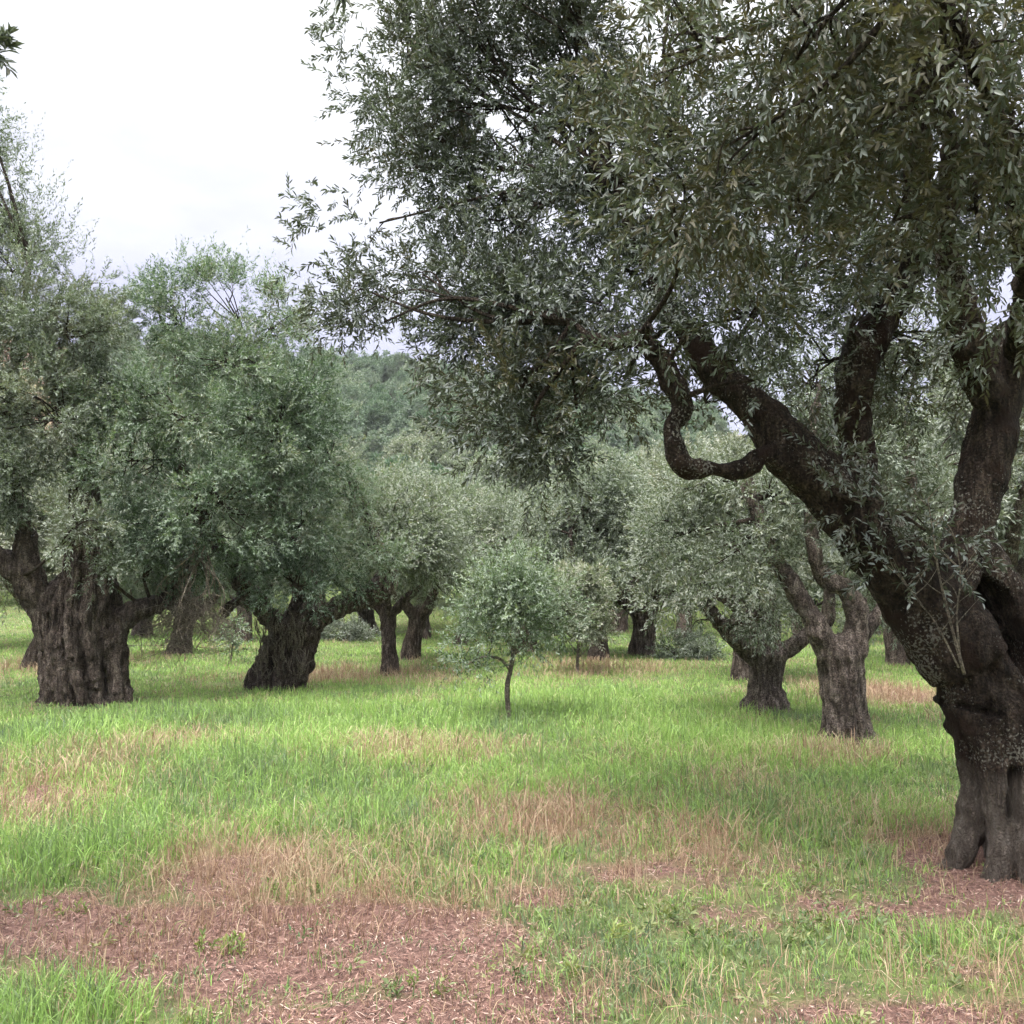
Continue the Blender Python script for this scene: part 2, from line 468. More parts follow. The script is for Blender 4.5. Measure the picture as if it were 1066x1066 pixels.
# bespoke olive given in picture-measured joints (real depths)
def bespoke(name, base, label, limbs, blobs, mat, bark, seed, voxel=.03, disp=.03, leaf=(.07, .017), K=14, per=12, cell=.12, gap=.0,
            group=None, six=False, extra=None, rc=.02, rs=.008, frac=.5, cut=None, tipdroop=.08, dents=()):
    base = np.asarray(base, float)
    e = empty(name, tuple(base), label, 'olive tree', group)
    V = []; Fq = ([], []); anchors = []
    for k, lb in enumerate(limbs):
        pts = []
        for q in lb['p']:
            pts.append(W(q[0], q[1], q[2]) - base)
        kw = {kk: vv for kk, vv in lb.items() if kk not in ('p', 'anchor')}
        tube(V, Fq, pts, [q[3] for q in lb['p']], seed=seed + k, **kw)
        if lb.get('anchor', True):
            anchors += [p for p in catmull(pts, 3)[len(pts):]]
    if cut: cut(V, Fq, base)
    dn = [(W(*p1) - base, W(*p2) - base, r, dd) for p1, p2, r, dd in dents]
    link('trunk', remeshed('trunk', V, Fq, voxel, disp, seed, dn), bark, e)
    C = Crown(seed + 5)
    for b in blobs:
        px, py, d, rx, ry, rd = b[:6]
        kw = dict(b[6]) if len(b) > 6 else {}
        kw.setdefault('per', per); kw.setdefault('cell', cell); kw.setdefault('gap', gap)
        C.blob(W(px, py, d) - base, (rx / F * d, rd, ry / F * d), **kw)
    if extra: extra(C, base)
    add_branches(e, C, anchors, seed + 9, rc, rs, frac)
    O, D, L, T, LS = C.arrays()
    link('crown', leaf_mesh('crown', O, D, L, K, leaf[0], leaf[1], C.rng, T, LS, six=six, droop=tipdroop), mat, e)
    return e, C

def gbase(px, py):
    g = G(px, py); g[2] = tz(g[0], g[1]); return g

# ================================================================== ground
GR = np.random.default_rng(77)

# patches, measured on the picture, turned into ground ellipses: (px, py, rx, ry, strength)
BARE = [(330, 990, 330, 62, 1.15), (60, 958, 150, 34, 1.05), (245, 905, 70, 34, .9), (560, 865, 110, 30, .6), (1035, 925, 105, 42, 1.1), (950, 945, 170, 30, .7),
        (930, 1045, 260, 26, .9), (430, 1055, 220, 36, 1.05), (690, 905, 150, 28, .6), (560, 935, 80, 34, .6), (740, 1015, 110, 22, .5), (930, 720, 40, 9, .7), (60, 832, 110, 20, .45), (760, 950, 120, 18, .6), (1010, 890, 90, 18, .95),
        (345, 700, 60, 7, .6), (240, 775, 60, 8, .3), (620, 880, 70, 22, .5), (820, 905, 80, 16, .5), (1000, 1000, 110, 18, .5)]
DRY = [(90, 800, 130, 34, .75), (240, 900, 110, 44, .95), (420, 785, 150, 18, .9), (570, 862, 100, 40, .8), (700, 885, 150, 44, .55), (790, 832, 70, 22, .8), (500, 850, 80, 36, .5),
       (930, 725, 80, 16, 1.0), (870, 790, 110, 12, .8), (350, 705, 120, 12, .8), (640, 700, 110, 10, .75), (70, 690, 90, 11, .8), (930, 870, 130, 44, .75), (1000, 1010, 150, 44, .6), (700, 1030, 200, 34, .55), (330, 930, 200, 40, .9), (40, 860, 90, 26, .8), (215, 780, 90, 16, .7), (420, 880, 120, 30, .6)]
LUSH = [(60, 790, 130, 40, .8), (280, 790, 140, 50, .8), (420, 760, 260, 26, .6), (600, 740, 200, 30, .7), (730, 770, 130, 34, .7), (120, 890, 140, 28, .6), (400, 860, 150, 30, .5), (640, 1020, 110, 36, .7), (60, 1050, 100, 26, .9),
        (780, 850, 110, 36, .6), (960, 980, 80, 22, .6), (170, 750, 130, 16, .5), (860, 850, 90, 30, .5), (590, 990, 60, 30, .7)]

def field(lst, x, y):
    r = np.zeros_like(x)
    for px, py, rx, ry, s in lst:
        py2 = max(py, 640)
        d = gdepth(py2); c = W(px, py2, d)
        ax = rx / F * d
        lo = gdepth(py2 + ry); hi = gdepth(max(py2 - ry, 632))
        ay = max((hi - lo) / 2, .15)
        r = np.maximum(r, s * np.exp(-(((x - c[0]) / ax) ** 2 + ((y - (lo + hi) / 2) / ay) ** 2) * 1.1))
    return r

def n2(x, y, sc, seed, oc=3):
    return fbm(np.stack([x * sc, y * sc, np.zeros_like(x) + seed * .37], -1), seed, oc)

def cover(x, y):
    """bare, dry, lush in 0..1"""
    b = field(BARE, x, y) + .42 * n2(x, y, 1.1, 21) + .40 * n2(x, y, 4, 29) + .25 * n2(x, y, 11, 30, 2) - .04
    d = field(DRY, x, y) + .5 * n2(x, y, .8, 22) + .25 * n2(x, y, 3.0, 23)
    l = field(LUSH, x, y) + .25 * n2(x, y, .9, 24)
    far = smooth(40, 60, y)
    d = d + far * .1; b = b + far * (.30 + .9 * n2(x, y, .07, 26))
    return np.clip(b, 0, 1), np.clip(d, 0, 1), np.clip(l, 0, 1)

def build_ground():
    def axis(lo, hi, fine_lo, fine_hi, st, grow):
        a = list(np.arange(fine_lo, fine_hi + 1e-6, st))
        s = st; v = fine_hi
        while v < hi: s *= grow; v += s; a.append(v)
        s = st; v = fine_lo; pre = []
        while v > lo: s *= grow; v -= s; pre.append(v)
        return np.array(pre[::-1] + a)
    X = axis(-900, 900, -9, 9, .07, 1.035); Y = axis(-900, 1500, 1.5, 16, .07, 1.03)
    gx, gy = np.meshgrid(X, Y)
    gz = terrain(gx, gy)
    fx, fy = gx.ravel(), gy.ravel()
    near = np.hypot(fx, fy) < 40
    gz = gz.ravel().copy()
    q = np.stack([fx[near] * 7, fy[near] * 7, np.zeros(near.sum())], -1)
    gz[near] += fbm(q, 55, 3) * .03
    V = np.stack([fx, fy, gz], -1)
    nx, ny = len(X), len(Y)
    i = np.arange(ny - 1)[:, None] * nx; j = np.arange(nx - 1)[None, :]
    q = np.stack([i + j, i + j + 1, i + nx + j + 1, i + nx + j], -1).reshape(-1, 4)
    me = np_mesh('ground', V, [q], smooth_shade=True)
    b, d, l = cover(fx, fy)
    for k, v in (('bare', b), ('dry', d), ('lush', l)):
        a = me.attributes.new(k, 'FLOAT', 'POINT'); a.data.foreach_set('value', v.astype(np.float32))
    m, nt, out = newmat('ground')
    tc = N(nt, 'ShaderNodeTexCoord')
    def noise(sc, det=5, rough=.6):
        n = N(nt, 'ShaderNodeTexNoise'); n.inputs['Scale'].default_value = sc; n.inputs['Detail'].default_value = det; n.inputs['Roughness'].default_value = rough
        nt.links.new(tc.outputs['Object'], n.inputs['Vector']); return n.outputs['Fac']
    soil = ramp(nt, noise(34, 8, .7), [(.3, (.060, .034, .029)), (.5, (.16, .092, .077)), (.68, (.28, .175, .145))])
    grass = ramp(nt, noise(5, 6), [(.3, (.08, .10, .045)), (.55, (.13, .155, .06)), (.75, (.19, .185, .09))])
    straw = ramp(nt, noise(25, 6), [(.3, (.15, .115, .06)), (.7, (.30, .235, .135))])
    def at(n): return N(nt, 'ShaderNodeAttribute', attribute_name=n).outputs['Fac']
    fd = ramp(nt, at('dry'), [(.35, (0, 0, 0)), (.9, (.8, .8, .8))])
    fb = ramp(nt, at('bare'), [(.25, (0, 0, 0)), (.6, (1, 1, 1))])
    c = mixc(nt, fd, grass, straw)
    c = mixc(nt, fb, c, soil)
    p = N(nt, 'ShaderNodeBsdfPrincipled'); p.inputs['Roughness'].default_value = .95; p.inputs['Specular IOR Level'].default_value = .15
    nt.links.new(c, p.inputs['Base Color'])
    bp = N(nt, 'ShaderNodeBump'); bp.inputs['Strength'].default_value = .8; bp.inputs['Distance'].default_value = .02
    nt.links.new(noise(55, 6, .7), bp.inputs['Height']); nt.links.new(bp.outputs[0], p.inputs['Normal'])
    nt.links.new(p.outputs[0], out.inputs[0])
    o = link('ground', me, m)
    tag(o, kind='structure', label='reddish soil of the olive grove under grass, rising to a hill', cat='ground')

def ground_z(x, y):
    return terrain(x, y) + np.where(np.hypot(x, y) < 40, fbm(np.stack([x * 7, y * 7, np.zeros_like(x)], -1), 55, 3) * .03, 0)

def sample_wedge(n, d0, d1, pw, margin=1.2):
    """points in the view wedge and a little beside it, area density ~ d^-pw"""
    u = GR.uniform(0, 1, n); e = 2 - pw
    d = (d0 ** e + u * (d1 ** e - d0 ** e)) ** (1 / e)
    x = GR.uniform(-1, 1, n) * (d * .56 + margin)
    return x, d

def blades(name, x, y, h, w, lean, tint, curl=.5, lz=0.0):
    n = len(x)
    z = ground_z(x, y) - .01 + lz
    a = GR.uniform(0, 6.28, n); ld = np.stack([np.cos(a), np.sin(a), np.zeros(n)], -1)
    sa = GR.uniform(0, 6.28, n); sd = np.stack([np.cos(sa), np.sin(sa), np.zeros(n)], -1) * (w * .5)[:, None]
    P = np.stack([x, y, z], -1); up = np.array([0, 0, 1.0])
    k = lean[:, None]
    p1 = P + up * (h * .5)[:, None] + ld * (h[:, None] * k * .3)
    p2 = P + up * (h * (.86 - .2 * np.minimum(lean, 1.5)))[:, None] + ld * (h[:, None] * k * .72)
    p3 = P + up * (h * (1 - curl * np.minimum(lean, 1.2)))[:, None] + ld * (h[:, None] * k * 1.05)
    V = np.stack([P - sd, P + sd, p1 - sd * .85, p1 + sd * .85, p2 - sd * .55, p2 + sd * .55, p3], 1).reshape(-1, 3)
    b = np.arange(n)[:, None] * 7
    q = np.concatenate([b + np.array([0, 1, 3, 2]), b + np.array([2, 3, 5, 4])]); t3 = b + np.array([4, 5, 6])
    return np_mesh(name, V, [q, t3], {'tint': np.concatenate([tint, tint, tint])})

def grass_mat(name, stops, trans=.35):
    m, nt, out = newmat(name)
    at = N(nt, 'ShaderNodeAttribute', attribute_name='tint')
    c = ramp(nt, at.outputs['Fac'], stops)
    p = N(nt, 'ShaderNodeBsdfPrincipled'); p.inputs['Roughness'].default_value = .55; p.inputs['Specular IOR Level'].default_value = .3
    nt.links.new(c, p.inputs['Base Color'])
    t = N(nt, 'ShaderNodeBsdfTranslucent'); nt.links.new(c, t.inputs['Color'])
    mx = N(nt, 'ShaderNodeMixShader'); mx.inputs[0].default_value = trans
    nt.links.new(p.outputs[0], mx.inputs[1]); nt.links.new(t.outputs[0], mx.inputs[2]); nt.links.new(mx.outputs[0], out.inputs[0])
    return m

TRUNKS = []   # (x, y, r) where no grass grows

def keep_off(x, y):
    k = np.ones(len(x), bool)
    for tx, ty, r in TRUNKS:
        k &= np.hypot(x - tx, y - ty) > r * .55
    return k

def build_grass():
    M = grass_mat('grass', [(0, (.115, .165, .095)), (.3, (.185, .265, .105)), (.6, (.265, .420, .105)), (.85, (.35, .475, .145)), (1, (.50, .47, .27))])
    MD = grass_mat('dry_grass', [(0, (.21, .125, .09)), (.35, (.35, .235, .155)), (.75, (.47, .37, .245)), (1, (.55, .47, .34))], .25)
    # tufts near, single blades far
    n = 80000
    x, y = sample_wedge(n, 2.3, 46, 1.42)
    b, d, l = cover(x, y)
    pr = np.clip(1.2 - 1.55 * b - .6 * d + .3 * l + .4 * n2(x, y, 2.2, 33) + .45 * n2(x, y, 6, 34), .09, 1)
    k = (GR.uniform(0, 1, n) < pr) & keep_off(x, y)
    x, y, b, d, l = x[k], y[k], b[k], d[k], l[k]
    per = 7
    X = np.repeat(x, per); Y = np.repeat(y, per)
    dist = np.hypot(X, Y)
    sp = .028 * (np.maximum(dist, 5) / 5) ** .9
    X = X + GR.normal(0, 1, len(X)) * sp; Y = Y + GR.normal(0, 1, len(Y)) * sp
    B, D, L = (np.repeat(v, per) for v in (b, d, l))
    hb = .09 + .18 * L + .05 * n2(X, Y, .7, 31) - .06 * B
    left = smooth(1.5, -3.5, X)
    hb = hb * (.58 + .42 * smooth(3.6, 6.5, Y))
    hb = hb * (1 + .35 * left * smooth(14, 7, Y)) * np.where(Y > 13, .85, 1)
    h = np.clip(hb, .05, .5) * GR.uniform(.4, 1.3, len(X)) * np.repeat(GR.uniform(.7, 1.25, len(x)), per)
    w = .0048 * (np.maximum(dist, 4) / 4) ** .62 * GR.uniform(.6, 1.3, len(X))
    lean = np.abs(GR.normal(.35, .5, len(X)))
    # colour: lime in the middle field, bluer green at the centre right tuft, paler at left
    blue = field([(800, 855, 120, 40, 1.0), (850, 840, 120, 30, .8), (1000, 900, 60, 30, .4)], X, Y)
    lime = field([(640, 770, 230, 40, .8), (760, 790, 130, 30, .8), (900, 700, 160, 16, .8), (560, 730, 320, 22, .6)], X, Y)
    tint = .40 + .32 * n2(X, Y, .6, 41) + .2 * n2(X, Y, 2.5, 47) + .24 * lime - .26 * blue + GR.normal(0, .09, len(X)) + np.repeat(GR.normal(0, .16, len(x)), per) + .05 * left + .25 * D + .25 * (n2(X, Y, .25, 49) > .12) * n2(X, Y, .9, 48)
    o = link('grass', blades('grass', X, Y, h, w, lean, np.clip(tint, 0, 1)), M)
    tag(o, 'tall soft green grass growing across the grove floor', 'grass', kind='stuff')
    # dry straw
    n = 56000
    x, y = sample_wedge(n, 2.3, 40, 1.4)
    b, d, l = cover(x, y)
    pr = np.clip(1.0 * d + .42 * b + .02 + .4 * n2(x, y, 1.6, 36), .16, 1) * .9
    k = (GR.uniform(0, 1, n) < pr) & keep_off(x, y)
    x, y, b, d = x[k], y[k], b[k], d[k]
    per = 5
    X = np.repeat(x, per); Y = np.repeat(y, per); dist = np.hypot(X, Y); D = np.repeat(d, per); B = np.repeat(b, per)
    sp = .035 * (np.maximum(dist, 5) / 5) ** .9
    X = X + GR.normal(0, 1, len(X)) * sp; Y = Y + GR.normal(0, 1, len(Y)) * sp
    h = (.10 + .17 * D - .06 * B).clip(.05) * GR.uniform(.5, 1.4, len(X))
    w = .0034 * (np.maximum(dist, 4) / 4) ** .65 * GR.uniform(.6, 1.3, len(X))
    lean = np.abs(GR.normal(.5, .5, len(X)))
    tint = np.clip(.5 + .22 * n2(X, Y, .9, 43) + GR.normal(0, .2, len(X)) - .3 * B, 0, 1)
    o = link('dry_grass', blades('dry_grass', X, Y, h, w, lean, tint), MD)
    tag(o, 'thin straw coloured dry grass stalks among the green grass', 'dry grass', kind='stuff')

def build_litter():
    m, nt, out = newmat('litter')
    at = N(nt, 'ShaderNodeAttribute', attribute_name='tint')
    c = ramp(nt, at.outputs['Fac'], [(0, (.024, .014, .012)), (.25, (.095, .048, .038)), (.5, (.23, .122, .098)), (.75, (.35, .21, .17)), (1, (.48, .37, .31))])
    p = N(nt, 'ShaderNodeBsdfPrincipled'); p.inputs['Roughness'].default_value = .8
    nt.links.new(c, p.inputs['Base Color']); nt.links.new(p.outputs[0], out.inputs[0])
    n = 420000
    x, y = sample_wedge(n, 2.3, 22, 1.5)
    b, d, l = cover(x, y)
    k = (GR.uniform(0, 1, n) < np.clip(1.5 * b + .25 * d - .1, .05, 1)) & keep_off(x, y)
    x, y = x[k], y[k]; n = len(x)
    z = ground_z(x, y) + GR.uniform(.002, .022, n)
    a = GR.uniform(0, 6.28, n); tl = GR.normal(0, .28, n)
    ld = np.stack([np.cos(a) * np.cos(tl), np.sin(a) * np.cos(tl), np.sin(tl)], -1)
    sd = nrm(np.cross(ld, np.array([0, 0, 1.0]) + GR.normal(0, .35, (n, 3))))
    twig = GR.uniform(0, 1, n) < .35
    ln = np.where(twig, GR.uniform(.012, .06, n) * GR.uniform(.4, 1.3, n), GR.uniform(.008, .030, n)) ; wd = np.where(twig, GR.uniform(.0012, .003, n), GR.uniform(.0025, .006, n))
    ln = ln * (1 + .05 * y)
    P = np.stack([x, y, z], -1)
    nor = np.cross(sd, ld)
    t = P + ld * ln[:, None]; mid = P + ld * (ln * .5)[:, None] + nor * (ln * GR.uniform(-.1, .16, n))[:, None]
    s = sd * (wd * .5)[:, None]
    e = np.where(twig, .8, .15)[:, None]
    V = np.stack([P - s * e, P + s * e, mid - s, mid + s, t - s * e, t + s * e], 1).reshape(-1, 3)
    bb = np.arange(n)[:, None] * 6
    q = np.concatenate([bb + np.array([0, 1, 3, 2]), bb + np.array([2, 3, 5, 4])])
    ti = np.clip(GR.normal(.5, .3, n) + .12 * n2(x, y, 1.5, 61), 0, 1)
    o = link('leaf_litter', np_mesh('leaf_litter', V, [q], {'tint': np.concatenate([ti, ti])}), m)
    tag(o, 'reddish brown litter of dead olive leaves and twigs on bare soil', 'leaf litter', kind='stuff')

# ================================================================== the near tree on the right
def near_tree():
    base = gbase(1046, 905)
    dp = 5.45
    limbs = [
        dict(p=[(1090, 965, dp, .30), (1084, 900, dp, .29), (1074, 830, dp, .28), (1062, 770, dp, .30), (1048, 728, dp, .30), (1024, 698, dp, .25), (990, 658, dp, .19), (968, 622, dp, .18)],
             seg=40, sub=8, flute=9, fdepth=.14, twist=.5, flare=.30, flare_h=.2, rough=.10, anchor=False),
        dict(p=[(976, 922, dp - .1, .05), (997, 893, dp - .12, .062), (1012, 860, dp - .1, .070), (1016, 815, dp - .08, .064), (1009, 770, dp - .06, .075), (1000, 730, dp - .02, .10), (1004, 695, dp, .13)], seg=14, sub=6, rough=.06, anchor=False),
        dict(p=[(1030, 930, dp - .3, .065), (1043, 885, dp - .28, .068), (1042, 840, dp - .24, .075), (1030, 785, dp - .2, .080), (1014, 735, dp - .14, .10), (1012, 700, dp - .05, .12)], seg=14, sub=6, rough=.06, flare=.4, flare_h=.08, anchor=False),
        dict(p=[(1085, 935, dp - .36, .09), (1072, 880, dp - .32, .09), (1062, 810, dp - .28, .085), (1050, 750, dp - .24, .10), (1040, 715, dp - .1, .12)], seg=14, rough=.1, flare=.5, flare_h=.1, anchor=False),
        dict(p=[(1010, 680, dp, .25), (968, 628, dp, .205), (918, 568, dp, .175), (864, 512, dp, .150), (820, 466, dp + .05, .145), (786, 424, dp + .1, .10), (748, 388, dp + .2, .075), (705, 330, dp + .3, .05), (665, 262, dp + .4, .035), (640, 190, dp + .5, .02)],
             seg=22, sub=7, rough=.14, flute=5, fdepth=.06, twist=.9),
        dict(p=[(842, 486, dp, .09), (800, 474, dp - .1, .056), (772, 489, dp - .12, .050), (742, 487, dp - .15, .046), (714, 486, dp - .2, .066), (700, 462, dp - .2, .058), (699, 444, dp - .2, .045), (712, 424, dp - .2, .044), (700, 394, dp - .2, .052), (688, 374, dp - .2, .043), (664, 352, dp - .2, .046), (640, 357, dp - .15, .036), (618, 352, dp - .1, .028), (596, 336, dp, .018)],
             seg=14, sub=6, rough=.30),
        dict(p=[(905, 560, dp + .35, .105), (894, 480, dp + .55, .098), (888, 418, dp + .6, .105), (900, 366, dp + .6, .112), (928, 318, dp + .6, .085), (948, 262, dp + .5, .08), (955, 170, dp + .4, .065), (962, 60, dp + .2, .05), (950, -60, dp, .04)],
             seg=14, sub=6, rough=.16),
        dict(p=[(985, 660, dp + .02, .14), (996, 605, dp + .06, .118), (1010, 550, dp + .12, .112), (1024, 490, dp + .15, .118), (1036, 425, dp + .2, .132), (1047, 378, dp + .2, .13), (1078, 335, dp + .2, .10), (1110, 270, dp + .1, .09), (1130, 150, dp - .2, .06), (1120, 0, dp - .5, .04)],
             seg=22, sub=6, rough=.14, flute=5, fdepth=.05),
        dict(p=[(1100, 770, dp + .35, .2), (1064, 690, dp + .40, .17), (1034, 630, dp + .36, .13), (1012, 575, dp + .25, .10)], seg=14, rough=.2, anchor=False),
        dict(p=[(1030, 412, dp + .05, .10), (1012, 366, dp - .05, .085), (1000, 318, dp - .1, .075), (985, 250, dp - .3, .05), (990, 160, dp - .6, .04), (970, 60, dp - .9, .03)], seg=12, rough=.15),
        dict(p=[(1140, 800, dp + .1, .17), (1118, 730, dp, .15), (1082, 668, dp - .03, .105), (1048, 615, dp + .02, .085), (1022, 570, dp + .08, .09), (1012, 535, dp + .1, .10)], seg=14, rough=.16, anchor=False),
        # a long bough reaching towards the camera overhead
        dict(p=[(1062, 365, dp, .08), (1068, 290, 4.9, .05), (1050, 170, 4.4, .036), (1010, 50, 3.9, .026), (930, -70, 3.5, .02)], seg=10, rough=.15),
    ]
    k1 = dict(tint=(.0, .62), slen=(.10, .24))
    gl = dict(tint=(.0, .35), up=.1, slen=(.10, .24))
    br = dict(tint=(.35, .85), up=-.12, dens=.78, ls=1.12, gap=.26, slen=(.14, .3), per=11)
    blobs = [
        # left edge against the sky
        (425, 60, 6.6, 58, 60, .5, dict(tint=(.1, .6), dens=.9)), (470, 20, 6.6, 60, 45, .6, dict(tint=(.1, .6))), (415, 130, 6.5, 38, 26, .4, dict(tint=(.1, .6), dens=.8)), (455, 175, 6.4, 46, 40, .5, k1),
        (395, 232, 6.2, 62, 20, .35, dict(tint=(.1, .6), dens=.75)), (375, 300, 6.2, 46, 26, .35, dict(tint=(.1, .6), dens=.7)), (440, 285, 6.2, 55, 45, .5, k1), (400, 335, 6.1, 30, 12, .25, dict(tint=(.1, .6), dens=.7)),
        # body of the left half
        (520, 110, 6.6, 80, 90, .8, gl), (520, 230, 6.3, 80, 75, .8, gl), (500, 330, 6.1, 62, 55, .6, gl), (560, 330, 6.0, 62, 70, .7, gl), (535, 410, 5.9, 48, 55, .5, k1), (570, 460, 5.8, 36, 34, .4, k1), (600, 425, 5.7, 34, 50, .4, k1),
        (610, 180, 6.3, 80, 90, .8, gl), (600, 50, 6.4, 85, 70, .8, k1), (630, 300, 6.0, 55, 50, .5, gl), (650, 395, 6.3, 30, 30, .4, dict(tint=(.3, .8), dens=.6)),
        # middle, above the limb
        (700, 270, 5.7, 60, 55, .5, gl), (780, 330, 5.1, 65, 42, .4, dict(tint=(0, .3), up=.2)), (700, 130, 6.0, 70, 90, .7, k1), (840, 290, 5.3, 50, 40, .4, gl), (800, 200, 5.9, 80, 80, .7, k1), (735, 420, 6.1, 40, 34, .4, dict(tint=(.2, .7), dens=.7)), (790, 395, 5.1, 40, 24, .15, dict(tint=(0, .4), dens=.4)), (890, 330, 5.6, 34, 30, .2, dict(tint=(0, .4), dens=.5)), (680, 345, 5.0, 30, 18, .15, dict(tint=(0, .4), dens=.4)), (1020, 330, 5.2, 30, 30, .2, dict(tint=(.1, .5), dens=.5)),
        # close hanging foliage at the top right
        (690, 60, 4.3, 85, 65, .5, br), (760, 150, 4.1, 70, 85, .4, br), (830, 60, 4.0, 80, 75, .5, br), (700, 200, 4.2, 45, 70, .35, br), (820, 230, 4.2, 60, 40, .35, br), (910, 120, 4.1, 60, 70, .45, br), (930, 230, 4.3, 50, 50, .35, br),
        (1000, 60, 3.7, 75, 75, .5, br), (1050, 150, 3.8, 60, 80, .45, br), (1020, 250, 4.1, 45, 40, .3, br), (960, -40, 3.6, 90, 60, .6, br), (1075, 290, 4.3, 30, 60, .3, br), (870, -30, 3.9, 120, 50, .6, br),
        # foliage behind the forks
        (960, 380, 6.4, 60, 70, .6, dict(tint=(.2, .8), dens=.6)), (850, 380, 6.5, 60, 50, .5, dict(tint=(.2, .8), dens=.55)), (1065, 420, 6.6, 40, 70, .5, dict(tint=(.2, .8), dens=.6)), (930, 270, 6.2, 70, 60, .6, k1), (1040, 200, 6.0, 60, 90, .6, k1),
        (960, 120, 6.2, 90, 100, .8, k1), (850, 100, 6.4, 80, 90, .8, k1),
        # twigs sprouting on the big limb
        (905, 525, 5.2, 48, 20, .16, dict(tint=(.1, .5), dens=.35)), (855, 470, 5.3, 30, 16, .14, dict(tint=(.1, .5), dens=.35)), (975, 560, 5.15, 26, 26, .12, dict(tint=(.1, .5), dens=.3)), (930, 580, 5.2, 30, 16, .1, dict(tint=(.1, .5), dens=.25)),
        # crown above the frame and over the camera's right shoulder, unseen, added for shading
        (560, -90, 6.4, 110, 90, .9, dict(dens=.7)), (720, -130, 6.0, 120, 100, 1.0, dict(dens=.7)), (900, -200, 5.6, 150, 120, 1.1, dict(dens=.6)), (1080, -150, 5.0, 140, 150, 1.1, dict(dens=.6)), (1200, 100, 5.2, 110, 200, 1.1, dict(dens=.6)),
    ]
    def extra(C, b):
        rng = C.rng
        # lone shoots that break the outline on the left
        for (px, py, d, n, sx, sy) in [(350, 30, 6.5, 26, 14, 26), (330, 225, 6.2, 26, 20, 16), (320, 310, 6.2, 22, 16, 14), (345, 345, 6.1, 16, 20, 8), (455, 375, 6.0, 20, 16, 20), (480, 430, 5.9, 18, 10, 24), (352, -14, 3.2, 1, 1, 1)]:
            o = np.array([W(px + rng.normal(0, sx), py + rng.normal(0, sy), d + rng.normal(0, .15)) for _ in range(n)]) - b
            if d < 4: C.shoots(o, np.array([[.15, 0, -1.0]]), np.array([.03]), .3, 1.2); continue
            dd = np.stack([rng.uniform(-1, .1, n), rng.normal(0, .4, n), rng.normal(-.1, .45, n)], -1)
            C.shoots(o, dd, rng.uniform(.10, .22, n), .3, 1.4 if d < 4 else 1.0)
    e, C = bespoke('old_olive_tree', base, 'huge dark old olive leaning left over the grass, nearest tree, forked trunk with a hollow', limbs, blobs, M_LEAF_NEAR, M_BARK_NEAR, 11,
                   voxel=.014, disp=.026, leaf=(.046, .0122), K=16, per=19, cell=.10, gap=.31, six=True, extra=extra, rc=.012, rs=.005, frac=.6, tipdroop=.07,
                   dents=[((1034, 618, dp - .1), (1060, 690, dp - .1), .085, .42), ((1052, 850, dp - .3), (1048, 800, dp - .25), .022, .12), ((1000, 735, dp - .2), (1030, 742, dp - .2), .02, .06)])
    # a bare grey sucker standing against the trunk
    V = []; Fq = ([], []); rng = np.random.default_rng(4)
    for (pts, r) in (([(1004, 702), (990, 650), (978, 600), (972, 560), (966, 520)], .009), ([(1000, 690), (996, 640), (1000, 600), (994, 560)], .006), ([(998, 695), (975, 650), (955, 625), (938, 600)], .005)):
        line = [W(p[0], p[1], 5.08) - base for p in pts]
        tube(V, Fq, line, list(np.linspace(r, .002, len(line))), seg=6, sub=5)
        cl = catmull(line, 5)
        for q in range(9):
            p = cl[int(rng.integers(4, len(cl)))]; sgn = rng.choice([-1, 1])
            e1 = p + np.array([sgn * rng.uniform(.03, .07), -.01, rng.uniform(.03, .07)]); e2 = e1 + np.array([sgn * rng.uniform(.02, .09), -.015, rng.uniform(.03, .1)])
            tube(V, Fq, [p, e1, e2], [.0035, .0025, .001], seg=4, sub=3)
    tag(link('sucker_twigs', tubes_mesh('sucker_twigs', V, Fq), M_DEAD, [c for c in e.children if c.name.startswith('trunk')][0]), 'thin bare grey sucker twigs')
    TRUNKS.append((base[0], base[1], .42))
    return e

